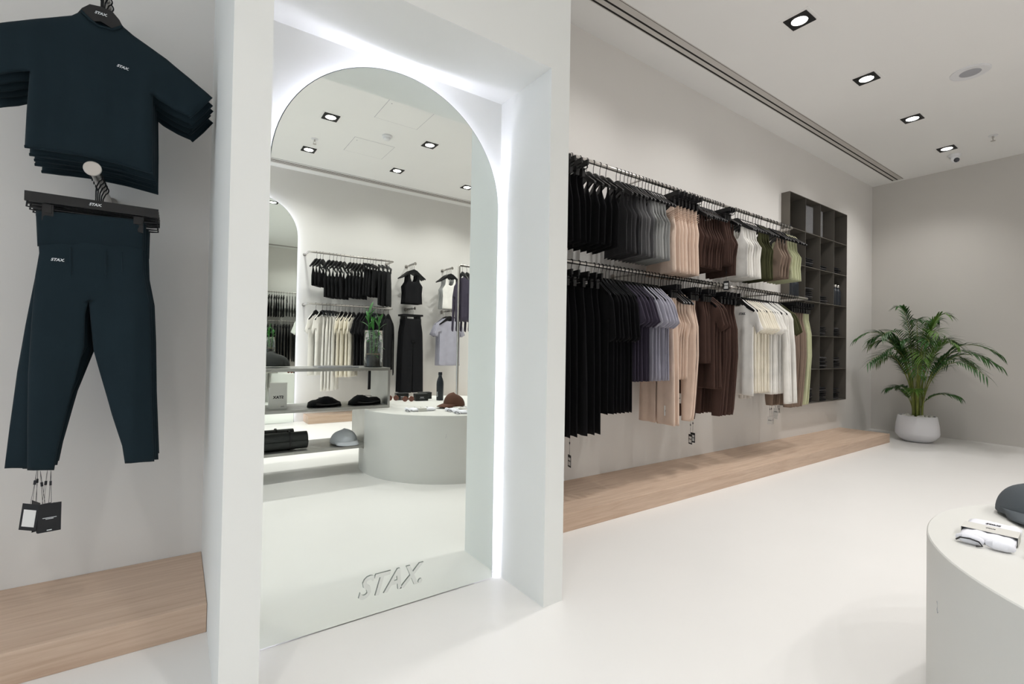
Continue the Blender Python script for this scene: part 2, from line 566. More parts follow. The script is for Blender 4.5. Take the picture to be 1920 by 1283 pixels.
sprinkler(7.115, 1.209, 'small ceiling sprinkler near the white dome camera')
sprinkler(1.24, -2.12, 'small ceiling sprinkler reflected at upper left of the mirror')
t = thing('security_camera', 'white dome security camera with black lens on the ceiling', 'camera', (7.451, 1.588, CZ))
obj('mount', MB().lathe([(0, 0), (.055, 0), (.055, -.02), (.045, -.04), (.03, -.05), (0, -.05)], 28), 'white', t)
obj('ball', MB().ell((-.02, -.01, -.062), (.042, .042, .042), 20, 12), 'white', t)
b = MB().lathe([(0, .0), (.026, 0), (.026, -.01), (.016, -.006), (0, -.004)], 24)
o = obj('lens', b, 'camlens', t); o.location = (-.05, -.026, -.082); o.rotation_euler = Vector((.62, .34, .42)).to_track_quat('Z', 'Y').to_euler()
t = thing('smoke_detector', 'white round smoke detector reflected in the mirror', 'smoke detector', (1.88, -1.53, CZ))
obj('base', MB().lathe([(0, 0), (.055, 0), (.055, -.018), (.048, -.022), (0, -.022)], 28), 'white', t)
obj('sensor_head', MB().lathe([(0, -.05), (.028, -.05), (.036, -.044), (.038, -.03), (.036, -.022), (0, -.022)], 28), 'white', t)
for x, y, l in ((1.85, -.96, 'larger flush ceiling access panel in the mirror, nearer the top'), (1.83, -2.0, 'flush ceiling access panel in the mirror below the smoke detector')):
    t = thing('access_panel', l, 'ceiling panel', (x, y, CZ), 0, 'flush access panels')
    obj('panel_gap', MB().box(-.236, .236, -.226, .226, -.0008, 0), 'grille', t, sm=False)
    obj('panel', MB().box(-.232, .232, -.222, .222, -.0016, 0), 'ceiling', t, sm=False)
    obj('lock', MB().lathe([(0, -.003), (.006, -.003), (.006, 0)], 12, (-.19, .15, 0)), 'grille', t)

# ------------------------------------------------------------------ hangers
def make_top_hanger():
    half = [(0, -.078), (.030, -.082), (.052, -.100), (.095, -.140), (.14, -.174), (.186, -.206), (.193, -.216),
            (.185, -.226), (.14, -.204), (.08, -.168), (.042, -.146), (0, -.132)]
    b = MB().prism(mirror_half(half), -.007, .007).mesh('hanger_body')
    h = MB().tube([(.0165 * math.cos(a), 0, .0165 * math.sin(a)) for a in [math.radians(d) for d in range(200, -61, -20)]]
                  + [(.001, 0, -.034), (0, 0, -.05), (0, 0, -.086)], .0022, 6).mesh('hook')
    smooth(b); smooth(h, 80)
    b.materials.append(M['black']); h.materials.append(M['darkwire'])
    return b, h
HB, HH = make_top_hanger()
CBm = MB().box(-.175, .175, -.006, .006, -.116, -.084).mesh('hanger_body')
rod = MB().tube([(-.168, 0, -.108), (-.17, 0, -.134), (-.15, 0, -.136), (.15, 0, -.136), (.17, 0, -.134), (.168, 0, -.108)], .003, 6).mesh('clip_rod')
clip = MB().box(-.014, .014, -.011, .011, -.178, -.122).box(-.010, .010, -.014, .014, -.150, -.124).mesh('clip')
CBm.materials.append(M['black']); rod.materials.append(M['hook']); clip.materials.append(M['black']); smooth(rod, 80)
SMALL_T = MB(); SMALL_T.prism(mirror_half([(0, -.078), (.05, -.098), (.14, -.172), (.193, -.212), (.185, -.226), (.08, -.168), (0, -.132)]), -.006, .006)
SMALL_T.tube([(.0165 * math.cos(a), 0, .0165 * math.sin(a)) for a in [math.radians(d) for d in range(200, -61, -40)]] + [(0, 0, -.04), (0, 0, -.086)], .0022, 5)
SMALL_T = SMALL_T.mesh('clothes_hanger'); SMALL_T.materials.append(M['black'])
SMALL_C = MB().box(-.16, .16, -.006, .006, -.114, -.086); SMALL_C.box(-.12, -.1, -.009, .009, -.17, -.114); SMALL_C.box(.1, .12, -.009, .009, -.17, -.114)
SMALL_C.tube([(.0165 * math.cos(a), 0, .0165 * math.sin(a)) for a in [math.radians(d) for d in range(200, -61, -40)]] + [(0, 0, -.04), (0, 0, -.086)], .0022, 5)
SMALL_C = SMALL_C.mesh('clip_hanger'); SMALL_C.materials.append(M['black'])

BIGB = MB().prism(mirror_half([(0, -.098), (.03, -.102), (.050, -.124), (.068, -.160), (.10, -.196), (.15, -.222), (.18, -.236), (.178, -.248), (.13, -.236), (.08, -.212), (.04, -.166), (0, -.150)]), -.0035, .0035).mesh('hanger_body')
smooth(BIGB); BIGB.materials.append(M['black'])
BIGH = MB().tube([(.0165 * math.cos(a), 0, .0165 * math.sin(a)) for a in [math.radians(d) for d in range(200, -61, -20)]] + [(.001, 0, -.034), (0, 0, -.05), (0, 0, -.102)], .0024, 8).mesh('hook')
smooth(BIGH, 80); BIGH.materials.append(M['darkwire'])
def hanger(kind, loc, rz, label, group, small=False, logo=False, big=False):
    name = 'clip_hanger' if kind == 'c' else 'clothes_hanger'
    if small:
        o = bpy.data.objects.new(name, SMALL_C if kind == 'c' else SMALL_T)
        link(o, None, loc, rz); return tag(o, label, 'hanger', group)
    t = thing(name, label, 'hanger', loc, rz, group)
    link(bpy.data.objects.new('hanger_body', CBm if kind == 'c' else (BIGB if big else HB)), t)
    link(bpy.data.objects.new('hook', BIGH if big else HH), t)
    if kind == 'c':
        link(bpy.data.objects.new('clip_rod', rod), t)
        for s in (-.118, .118):
            c = bpy.data.objects.new('clip', clip); link(c, t); c.location.x = s
    if logo:
        lettering('STAX.', .0125, 'print', t, (0, -.0045 if kind == 't' else -.0072, -.124 if kind == 't' else -.1), name='printed_logo')
    return t

# ------------------------------------------------------------------ garment outlines (z relative to the rail axis)
def G(kind, L):
    if kind == 'tee':
        return mirror_half([(0, -.165), (.04, -.155), (.066, -.108), (.08, -.118), (.14, -.164), (.195, -.202), (.225, -.245), (.275, -.375), (.205, -.415), (.178, -.335), (.175, -.5), (.182, -L), (0, -L)])
    if kind == 'bigtee':
        return mirror_half([(0, -.165), (.04, -.155), (.066, -.108), (.08, -.118), (.14, -.164), (.195, -.202), (.23, -.26), (.262, -.49), (.20, -.52), (.186, -.38), (.18, -.5), (.188, -L), (0, -L)])
    if kind == 'longsleeve':
        return mirror_half([(0, -.140), (.045, -.132), (.056, -.098), (.076, -.112), (.14, -.162), (.20, -.205), (.232, -.26), (.252, -.5), (.268, -L - .08), (.212, -L - .09), (.188, -.55), (.180, -.36), (.176, -.6), (.178, -L), (0, -L)])
    if kind == 'tank':
        return mirror_half([(0, -.275), (.035, -.262), (.054, -.21), (.060, -.104), (.092, -.132), (.088, -.20), (.096, -.265), (.142, -.335), (.132, -.44), (.142, -L), (0, -L)])
    if kind == 'strappy':
        return mirror_half([(0, -.325), (.06, -.30), (.098, -.21), (.10, -.138), (.114, -.148), (.114, -.21), (.118, -.28), (.165, -.37), (.142, -.47), (.138, -L), (0, -L)])
    if kind == 'bra':
        return mirror_half([(0, -.30), (.05, -.27), (.085, -.21), (.092, -.132), (.116, -.150), (.112, -.23), (.15, -.33), (.145, -L), (0, -L)])
    if kind == 'dress':
        return mirror_half([(0, -.215), (.05, -.205), (.085, -.19), (.104, -.15), (.13, -.15), (.128, -.24), (.150, -.36), (.146, -.45), (.156, -L), (0, -L)])
    if kind == 'skirt':
        return mirror_half([(0, -.152), (.128, -.152), (.128, -.2), (.148, -.3), (.158, -L), (0, -L)])
    if kind == 'shorts':
        return mirror_half([(0, -.152), (.126, -.152), (.126, -.22), (.155, -.34), (.168, -L), (.02, -L), (.01, -L + .10), (0, -L + .12)])
    if kind == 'leggings':
        return mirror_half([(0, -.152), (.124, -.152), (.122, -.24), (.155, -.38), (.16, -.6), (.13, -.95 * L), (.122, -L), (.052, -L), (.035, -.7), (.012, -.52), (0, -.48)])
    if kind == 'trousers':
        return mirror_half([(0, -.152), (.13, -.152), (.13, -.22), (.155, -.36), (.17, -.7), (.178, -L), (.008, -L), (.005, -.7), (.004, -.54), (0, -.5)])

_gm = {}
def gmesh(kind, L, colour, variant, small):
    k = (kind, round(L, 3), colour, variant, small)
    if k not in _gm:
        fol = ((.006, .15), (.003, .075)) if kind in ('tee', 'longsleeve', 'leggings', 'trousers') else ((.004, .12), (.002, .06))
        me = cloth(kind, G(kind, L), th=.013, cell=.034 if small else .024, folds=fol, seed=variant * 17 + len(kind))
        me.materials.append(M['f_' + colour])
        _gm[k] = me
    return _gm[k]

WORDS = {'bigtee': ('t_shirt', 'oversized t-shirt', 't-shirt'), 'tee': ('t_shirt', 't-shirt', 't-shirt'), 'longsleeve': ('long_sleeved_top', 'long-sleeved top', 'top'), 'tank': ('tank_top', 'tank top', 'tank top'),
         'strappy': ('strappy_top', 'strappy top', 'top'), 'dress': ('playsuit', 'gathered playsuit', 'playsuit'), 'bra': ('sports_bra', 'sports bra', 'bra'), 'skirt': ('short_skirt', 'skirt', 'skirt'),
         'shorts': ('shorts', 'pair of shorts', 'shorts'), 'leggings': ('leggings', 'pair of leggings', 'leggings'), 'trousers': ('trousers', 'pair of trousers', 'trousers')}

def hang_tag(parent, loc, rot=(0, 0, 0), m='paper', sz=(.045, .075), ln=.12, frame=False, lines=True):
    t = obj('swing_tag', MB().box(-sz[0] / 2, sz[0] / 2, -.0006, .0006, -sz[1], 0), m, parent, sm=False)
    t.location = (loc[0], loc[1], loc[2] - ln); t.rotation_euler = rot
    obj('tag_string', MB().tube([(-.003, 0, 0), (-.0015, .001, ln * .5), (0, 0, ln)], .0006, 4).tube([(.003, 0, 0), (.0015, -.001, ln * .5), (0, 0, ln)], .0006, 4)
        .box(-.003, .003, -.002, .002, ln * .55, ln * .55 + .014), 'ink', t)
    if frame:
        obj('tag_print', MB().box(-sz[0] * .36, sz[0] * .36, -.0012, -.0007, -sz[1] * .86, -sz[1] * .22), 'paper', t, sm=False)
    if lines == 'fine':
        b = MB()
        for q, (hw_, zz) in enumerate(((.30, -.50), (.17, -.54))):
            b.box(-sz[0] * hw_, sz[0] * hw_, -.0011, -.0007, sz[1] * zz - .0009, sz[1] * zz + .0009)
        b.box(-.006, .006, -.0011, -.0007, -sz[1] * .95, -sz[1] * .92)
        obj('fine_print', b, 'print', t, sm=False)
    elif lines:
        lettering('STAX.', sz[0] * .28, 'ink' if (m == 'paper' or frame) else 'print', t, (0, -.0014, -sz[1] * .5), name='tag_lettering')
    return t

def rail_run(y, z, rz, specs, rail, small=False, anchor='from the left'):
    for (kind, colour, hk, n, x0, x1, L, *ex) in specs:
        nmn, word, cat = WORDS[kind]
        cw = FAB[colour][0]
        ex = ex[0] if ex else {}
        grp = '%s %ss on the %s' % (cw, cat if cat != 'leggings' else 'legging', rail)
        for i in range(n):
            x = x0 + (x1 - x0) * (i / max(1, n - 1)) + rnd.uniform(-.003, .003)
            a = rz + math.radians(rnd.uniform(-2, 2) + ex.get('yaw', 0 if small else (-11 if hk == 't' else -5)))
            if ex.get('hidden'):
                lab = '%s %s hanging behind the white pillar on the %s' % (cw, word, rail)
                hl = 'black hanger behind the white pillar on the %s' % rail
            else:
                w2 = ex.get('word', word)
                where = ex.get('where', '')
                lab = '%s %s on the %s%s, %s %s' % (cw, w2, rail, where, (ORD[i] if n > 1 else 'only one'), anchor + ' of its run') if n > 1 else '%s %s on the %s%s' % (cw, w2, rail, where)
                hl = 'black %s holding the %s' % ('clip hanger' if hk == 'c' else 'hanger', lab.replace(' on the ' + rail, '', 1)) + ', ' + rail
                lab = lab.replace(' of its run', '')
                if len(lab.split()) > 16: lab = lab.replace('pair of ', '')
                if len(lab.split()) > 16: lab = lab.replace(' from the left', '')
                if len(hl.split()) > 16: hl = hl.replace('black clip hanger', 'clip hanger').replace('black hanger', 'hanger').replace('from the left ', '').replace(' hanging', '')
                hl = 'black %s of the %s%s %s, %s' % ('clip hanger' if hk == 'c' else 'hanger', (ORD[i] + ' ') if n > 1 else '', cw, w2.replace('pair of ', ''), rail + where)
            hanger(hk, (x, y, z), a, hl, 'hangers on the ' + rail, small)
            me = gmesh(kind, L, colour, (i * 7 + 3) % (2 if small else 3), small)
            o = bpy.data.objects.new(nmn, me)
            link(o, None, (x, y, z + (rnd.uniform(-.012, .006) if hk == 'c' else 0)), a)
            if hk == 'c': o.location.z = z
            tag(o, lab, cat, grp)
            if 'tags' in ex and i in ex['tags']:
                sp = ex['tags'][i]
                for (lx, lz, m_, fr) in sp:
                    hang_tag(o, (lx, 0, lz), (0, 0, rnd.uniform(-.4, .4)), m_, frame=fr)
            if ex.get('logo') and i == 0:
                lettering('STAX.', .026, 'ink', o, (.07, -.0125, -.235))
            if ex.get('gather'):
                b = MB()
                for q in range(5):
                    z1 = -.40 + q * .028; z2 = -.27 + q * .014
                    b.tube([(-.145, -.004, z1), (-.06, -.012, z1 * .62 + z2 * .38 - .008), (.05, -.012, z1 * .3 + z2 * .7), (.150, -.004, z2)], [.002, .007, .007, .002], 6, flat=.7)
                obj('gathered_drape', b, 'f_' + colour, o)

def rail(name_label, y, z, x0, x1, wall, posts, group, rad=.014):
    s = 1 if wall > y else -1
    t = thing('clothes_rail', name_label, 'rail', (x0, y, z), 0, group)
    pts = [(0, s * (abs(wall - y) - .001), 0), (0, s * .03, 0), (.004, s * .012, 0), (.014, s * .003, 0), (.03, 0, 0), (x1 - x0 - .03, 0, 0),
           (x1 - x0 - .014, s * .003, 0), (x1 - x0 - .004, s * .012, 0), (x1 - x0, s * .03, 0), (x1 - x0, s * (abs(wall - y) - .001), 0)]
    obj('rail_bar', MB().tube(pts, rad, 12), 'steel', t, ang=60)
    for px in [0, x1 - x0] + [p - x0 for p in posts]:
        obj('wall_flange', MB().lathe([(0, 0), (.022, 0), (.022, .006), (0, .006)], 20, (px, s * (abs(wall - y)) - (.006 if s > 0 else 0), 0), 'y'), 'steel', t)
    for p in posts:
        obj('wall_arm', MB().tube([(p - x0, 0, -.004), (p - x0, s * (abs(wall - y) - .001), -.004)], .007, 8), 'steel', t)

RB = 2.30
UP, LO = 2.305, 1.617
rail('upper steel clothes rail on the right wall', RB, UP, 1.42, 5.05, WN, (2.76, 4.0), 'steel clothes rails')
rail('lower steel clothes rail on the right wall, half nearer the pillar', RB, LO, 1.42, 3.86, WN, (2.76,), 'steel clothes rails')
rail('lower steel clothes rail on the right wall, half nearer the shelves', RB, LO, 3.96, 5.39, WN, (4.7,), 'steel clothes rails')
R0 = -PI / 2
UPS = [
 ('shorts', 'black', 'c', 6, 1.52, 1.80, .60, {'hidden': 1}),
 ('shorts', 'black', 'c', 5, 1.86, 2.06, .60),
 ('bra', 'black', 't', 5, 2.14, 2.38, .58),
 ('tank', 'charcoal', 't', 4, 2.48, 2.60, .60),
 ('tank', 'grey', 't', 4, 2.635, 2.755, .60),
 ('tank', 'lightgrey', 't', 5, 2.79, 2.93, .60),
 ('dress', 'pink', 'c', 7, 2.975, 3.255, .68, {'gather': 1}),
 ('strappy', 'brown', 't', 9, 3.32, 3.60, .60),
 ('shorts', 'brown', 'c', 3, 3.64, 3.71, .55, {'tags': {2: [(.1, -.55, 'card', True)]}}),
 ('strappy', 'brown', 't', 2, 3.75, 3.80, .62, {'word': 'longer strappy top', 'where': ' beside the shorts'}),
 ('tank', 'white', 't', 6, 4.00, 4.21, .61),
 ('tank', 'olive', 't', 4, 4.29, 4.43, .60),
 ('strappy', 'taupe', 't', 4, 4.54, 4.72, .56),
 ('tank', 'lime', 't', 4, 4.80, 4.97, .56),
]
LOS = [
 ('trousers', 'black', 'c', 5, 1.52, 1.80, 1.10, {'hidden': 1}),
 ('trousers', 'black', 'c', 6, 1.88, 2.20, 1.10, {'tags': {2: [(.1, -1.10, 'card', True)]}}),
 ('bigtee', 'black', 't', 7, 2.28, 2.50, .98),
 ('tee', 'plum', 't', 5, 2.535, 2.69, .78),
 ('tee', 'lavender', 't', 6, 2.725, 2.91, .78),
 ('trousers', 'pink', 'c', 3, 2.95, 3.01, 1.11, {'where': ' behind the lavender t-shirts', 'tags': {0: [(.1, -.85, 'paper', False)], 2: [(.12, -.8, 'paper', False)]}}),
 ('strappy', 'pink', 't', 4, 3.05, 3.15, .78, {'tags': {1: [(.0, -.78, 'paper', False)], 3: [(.06, -.77, 'paper', False)]}}),
 ('leggings', 'pink', 'c', 3, 3.19, 3.26, 1.10, {'where': ' beside the dark brown clothes'}),
 ('leggings', 'brown', 'c', 2, 3.295, 3.325, 1.09, {'yaw': -24, 'where': ' next to the pink ones', 'tags': {0: [(.09, -1.09, 'card', True)], 1: [(.09, -1.08, 'card', True)]}}),
 ('skirt', 'brown', 'c', 4, 3.355, 3.44, .66, {'word': 'short skirt'}),
 ('tee', 'brown', 't', 3, 3.46, 3.54, .86),
 ('leggings', 'brown', 'c', 5, 3.59, 3.80, 1.09, {'where': ' next to the white tops'}),
 ('tee', 'white', 't', 1, 4.03, 4.03, .94, {'logo': 1, 'where': ' with a small chest logo'}),
 ('tee', 'cream', 't', 7, 4.08, 4.30, .92),
 ('tee', 'white', 't', 4, 4.345, 4.45, .94, {'where': ' behind the cream ones'}),
 ('longsleeve', 'white', 't', 4, 4.50, 4.64, .94, {'where': ' next to the olive one'}),
 ('tee', 'olive', 't', 2, 4.69, 4.73, .80, {'where': ' next to the white tops'}),
 ('leggings', 'taupe', 'c', 6, 4.79, 5.02, 1.09, {'tags': {0: [(-.08, -1.08, 'paper', False)], 1: [(-.09, -1.08, 'paper', False)], 2: [(-.07, -1.0, 'paper', False)], 3: [(-.1, -1.04, 'paper', False)], 4: [(-.09, -.98, 'paper', False)]}}),
 ('leggings', 'lime', 'c', 3, 5.07, 5.15, 1.08),
]
rail_run(RB, UP, R0, UPS, 'upper rail')
rail_run(RB, LO, R0, LOS, 'lower rail')

# ------------------------------------------------------------------ left bay: faceout arms with a teal set
def faceout(x, z, wall, out, label, group):
    s = -1 if out < wall else 1
    t = thing('faceout_arm', label, 'display arm', (x, wall, z), 0, group)
    d = abs(out - wall)
    obj('arm', MB().tube([(0, s * .001, 0), (0, s * (d - .004), 0)], .0125, 14), 'steel', t, ang=60)
    y0 = s * (d - .005)
    obj('end_disc', MB().lathe([(0, y0), (.0225, y0), (.024, y0 + s * .002), (.024, y0 + s * .005), (.022, y0 + s * .007), (0, y0 + s * .007)], 32, axis='y'), 'steel', t)
    obj('wall_flange', MB().lathe([(0, s * .001), (.028, s * .001), (.028, s * .007), (0, s * .007)], 24, axis='y'), 'steel', t)
faceout(-.245, 2.325, WN, 2.10, 'steel display arm carrying the dark teal crop t-shirts', 'steel display arms')
faceout(-.243, 1.622, WN, 2.085, 'steel display arm carrying the dark teal leggings', 'steel display arms')

TEE = [(-.296, 2.192), (-.272, 2.170), (-.248, 2.157), (-.212, 2.160), (-.185, 2.183), (-.156, 2.163), (-.057, 2.112), (.02, 2.062), (.092, 2.012),
       (.060, 1.962), (.024, 1.913), (-.033, 1.930), (-.080, 1.952), (-.094, 1.962), (-.090, 1.82), (-.088, 1.670), (-.193, 1.685), (-.282, 1.690),
       (-.365, 1.686), (-.425, 1.682), (-.423, 1.80), (-.418, 1.938), (-.450, 1.925), (-.487, 1.905), (-.535, 1.885), (-.575, 1.95), (-.600, 1.99), (-.52, 2.055), (-.395, 2.125), (-.321, 2.166)]
def big_tee(i, y, dx, dz, label):
    ox, oz = -.245, 2.325
    t = thing('crop_t_shirt', label, 't-shirt', (ox, y, oz), 0, 'dark teal crop t-shirts')
    out = [(x - ox + dx, z - oz + dz) for x, z in TEE]
    me = cloth('shirt_body', out, th=.024, cell=.014, folds=((.003, .16), (.0015, .06)), seed=i, ramp=.3, rim=.018)
    me.materials.append(M['f_teal'])
    link(bpy.data.objects.new('shirt_body', me), t)
    # back neck behind the scoop
    bn = cloth('back_neck', [(-.050 + dx, -.135 + dz), (.058 + dx, -.142 + dz), (.045 + dx, -.19 + dz), (-.03 + dx, -.19 + dz)], th=.006, cell=.015, folds=(), seed=1)
    bn.materials.append(M['f_cuff'])
    b = bpy.data.objects.new('back_neck', bn); link(b, t); b.location.y = .012
    # collar, hem and cuff bands
    col = [(x - ox + dx, -.009, z - oz + dz - .004) for x, z in TEE[0:5]]
    obj('collar_band', MB().tube(col, .0045, 8, flat=1), 'f_cuff', t)
    if i == 0:
        lettering('STAX.', .0125, 'print', t, (.064, -.0152, -.296), rot=(PI / 2, .13, 0))
    hem = [(x - ox + dx, -.004, z - oz + dz + .004) for x, z in TEE[15:20]]
    obj('hem_band', MB().tube(hem, .005, 6), 'f_cuff', t)
    obj('sleeve_cuff', MB().tube([(x - ox + dx - .006, -.003, z - oz + dz) for x, z in TEE[8:11]], .005, 6), 'f_cuff', t)
for i, (dy, dx, dz) in enumerate(((0, 0, 0), (.042, .004, -.012), (.085, .008, -.016), (.128, .002, -.02), (.17, .012, -.03))):
    lab = ['front dark teal crop t-shirt with small white chest logo'] + ['dark teal crop t-shirt, %s one back from the front' % w_ for w_ in ('first', 'second', 'third', 'fourth')]
    big_tee(i, 2.20 + dy, dx, dz, lab[i])
    hanger('t', (-.245, 2.20 + dy, 2.325), 0, ('front black hanger with logo holding the teal crop t-shirt' if i == 0 else 'black hanger of the teal crop t-shirt %s back from the front' % ORD[i - 1]), 'hangers of the teal t-shirts', logo=(i == 0), big=True)

LEG = [(-.391, 1.478), (-.25, 1.487), (-.110, 1.492), (-.110, 1.385), (-.106, 1.300), (-.088, 1.20), (-.080, 1.05), (-.074, .86), (-.061, .613), (-.145, .617), (-.154, .68), (-.185, .794), (-.215, .92),
       (-.238, 1.02), (-.246, 1.10), (-.254, 1.19), (-.262, 1.14), (-.262, 1.03), (-.291, .872), (-.322, .686), (-.329, .617), (-.393, .626), (-.396, .762), (-.398, .942), (-.394, 1.10), (-.388, 1.26), (-.380, 1.338), (-.386, 1.426)]
def big_leg(i, y, dx, dz, label, wide=1.0):
    ox, oz = -.243, 1.622
    t = thing('leggings', label, 'leggings', (ox, y, oz), 0, 'dark teal leggings')
    out = [(x - ox + dx - ((1.40 - z) * (wide - 1) if (x < -.36 and z < 1.4) else 0) - ((1.40 - z) * (wide - 1) * .8 if (-.335 < x < -.28 and z < .9) else 0), z - oz + dz) for x, z in LEG]
    me = cloth('leg_body', out, th=.026, cell=.016, folds=((.0035, .12), (.0015, .05)), seed=i + 40, ramp=.5, rim=.05)
    me.materials.append(M['f_teal'])
    link(bpy.data.objects.new('leg_body', me), t)
    wb = cloth('waistband', [(-.1485 + dx, -.143 + dz), (.0 + dx, -.134 + dz), (.1345 + dx, -.129 + dz), (.134 + dx, -.24 + dz), (.0 + dx, -.252 + dz), (-.142 + dx, -.262 + dz)],
               th=.031, cell=.016, folds=(), seed=i, rim=.02)
    wb.materials.append(M['f_cuff'])
    link(bpy.data.objects.new('waistband', wb), t)
    if i == 0:
        lettering('STAX.', .0125, 'print', t, (-.090, -.0165, -.303), rot=(PI / 2, 0, 0))
        for lx in (-.06, .03, .075):
            obj('gather_fold', MB().tube([(lx, -.0105, -.255), (lx + .002, -.0125, -.30), (lx + .004, -.0095, -.36)], [.003, .004, .002], 6), 'f_teal', t)
    return t
legs = []
for i, (dy, dx, dz, wd) in enumerate(((0, 0, 0, 1), (.045, .004, .004, 1.085), (.09, .010, -.012, 1.05), (.135, .006, -.01, 1.03), (.18, .010, -.004, 1.04))):
    lab = ['front pair of dark teal leggings with small white hip logo'] + ['pair of dark teal leggings, %s one back from the front' % w_ for w_ in ('first', 'second', 'third', 'fourth')]
    legs.append(big_leg(i, 2.18 + dy, dx, dz, lab[i], wd))
    hanger('c', (-.243, 2.18 + dy, 1.622), 0, ('front black clip hanger with logo holding the teal leggings' if i == 0 else 'black clip hanger of the teal leggings %s back from the front' % ORD[i - 1]), 'clip hangers of the teal leggings', logo=(i == 0))
hang_tag(legs[0], (-.093, -.004, -1.004), (0, 0, .15), 'card', (.056, .094), .108, False, 'fine')
hang_tag(legs[1], (-.145, -.005, -1.00), (0, .12, -.5), 'card', (.052, .088), .118, True, False)
hang_tag(legs[1], (-.115, 0, -1.01), (0, -.1, .4), 'card', (.052, .088), .118, True, False)
hang_tag(legs[2], (-.125, 0, -1.02), (0, .1, .9), 'card', (.052, .088), .115, True, False)
hang_tag(legs[3], (-.150, 0, -1.015), (0, .05, -1.0), 'card', (.052, .088), .12, False, False)

# ------------------------------------------------------------------ recessed wall shelf unit
YF, YBk = 2.492, 2.86
t = thing('shelf_unit', 'tall grey-bronze metal shelf unit of twenty-four compartments set in the wall', 'shelves', (CX0, YF, CZ0))
WU, HU, DU = CX1 - CX0, CZ1 - CZ0, YBk - YF
tk = .006
obj('outer_frame', MB().box(0, tk, 0, DU, 0, HU).box(WU - tk, WU, 0, DU, 0, HU).box(tk, WU - tk, 0, DU, 0, tk).box(tk, WU - tk, 0, DU, HU - tk, HU), 'bronze', t, sm=False)
obj('back_panel', MB().box(tk, WU - tk, DU - .005, DU, tk, HU - tk), 'bronze', t, sm=False)
cw_, ch_ = WU / 4, HU / 6
for i in range(1, 4): obj('divider', MB().box(i * cw_ - .0025, i * cw_ + .0025, .001, DU - .005, tk, HU - tk), 'bronze', t, sm=False)
for j in range(1, 6): obj('shelf_board', MB().box(tk, WU - tk, .0005, DU - .0045, j * ch_ - .003, j * ch_ + .003), 'bronze', t, sm=False)
def cell_pos(r, c):   # row 0 on top; returns centre x, shelf top z
    return CX0 + (c + .5) * cw_, CZ0 + (5 - r) * ch_ + (.003 if r < 5 else tk) + .0005
def folded_mesh(name, w_, d_, h_, m_, seed=0):
    r = random.Random(seed)
    b = MB(); nx, ny = 10, 8
    vs = []; fs = []
    # rounded slab built from a swept rounded section, two folds visible at the front
    for i in range(nx + 1):
        u = i / nx
        e = min(1, math.sqrt(max(0, 1 - (abs(2 * u - 1)) ** 6)))
        for k in range(16):
            a = 2 * PI * k / 16
            ca, sa = math.cos(a), math.sin(a)
            y = d_ / 2 * math.copysign(abs(ca) ** .35, ca) * (.96 + .04 * e)
            z = h_ / 2 * math.copysign(abs(sa) ** .6, sa) * (.55 + .45 * e) + h_ / 2
            z += r.uniform(-.1, .1) * h_ * (1 if sa > 0 else 0)
            vs.append(((u - .5) * w_, y, max(0, z)))
    for i in range(nx):
        for k in range(16):
            fs.append((i * 16 + k, i * 16 + (k + 1) % 16, (i + 1) * 16 + (k + 1) % 16, (i + 1) * 16 + k))
    fs.append(tuple(range(15, -1, -1))); fs.append(tuple(nx * 16 + k for k in range(16)))
    b.add(vs, fs)
    me = b.mesh(name); smooth(me, 70); me.materials.append(M[m_])
    return me
FM = [folded_mesh('folded_garment', .24, .25, .022, 'f_black', s) for s in range(3)] + [folded_mesh('folded_garment', .24, .25, .022, 'f_charcoal', 5)]
ROWN = ['top', 'second', 'third', 'fourth', 'fifth', 'bottom']; COLN = ['first', 'second', 'third', 'fourth']
STK = {(1, 1): 5, (1, 2): 3, (1, 3): 4, (2, 1): 7, (2, 2): 4, (3, 1): 3, (3, 2): 5, (3, 3): 5, (4, 1): 6, (4, 2): 6, (4, 3): 6, (5, 1): 7, (5, 2): 7, (5, 3): 6, (1, 0): 4, (3, 0): 4, (4, 0): 5, (5, 0): 5}
for (r_, c_), n in STK.items():
    x, z = cell_pos(r_, c_)
    for k in range(n):
        o = bpy.data.objects.new('folded_garment', FM[(k + c_) % 4])
        link(o, None, (x + rnd.uniform(-.006, .006) - (.03 if c_ > 0 else 0), YF + .16 + rnd.uniform(-.008, .008), z + k * .0235), rnd.uniform(-.05, .05))
        pos = 'bottom of the stack' if k == 0 else ('top of the stack' if k == n - 1 else '%s up in the stack' % ORD[k])
        tag(o, 'dark folded garment, %s, %s row, %s column of the wall shelves' % (pos, ROWN[r_], COLN[c_]), 'folded clothes', 'folded garments in the wall shelves')
def bottle_mesh():
    b = MB().lathe([(0, 0), (.034, 0), (.036, .004), (.036, .17), (.033, .19), (.02, .215), (.0155, .225), (.0155, .235), (0, .235)], 24).mesh('bottle_body')
    c = MB().lathe([(0, .236), (.018, .236), (.019, .24), (.019, .262), (.016, .266), (0, .266)], 20).mesh('cap')
    smooth(b); smooth(c); b.materials.append(M['bottle']); c.materials.append(M['steel'])
    return b, c
BB, BC = bottle_mesh()
for (r_, c_), n in {(2, 0): 4, (2, 3): 4}.items():
    x, z = cell_pos(r_, c_)
    for k in range(n):
        t = thing('water_bottle', 'dark bottle with steel cap in the third row, %s column, %s from the left' % (COLN[c_], ORD[k]), 'bottle', (x - .13 + k * .078, YF + .07, z), 0, 'bottles in the wall shelves')
        link(bpy.data.objects.new('bottle_body', BB), t); link(bpy.data.objects.new('cap', BC), t)
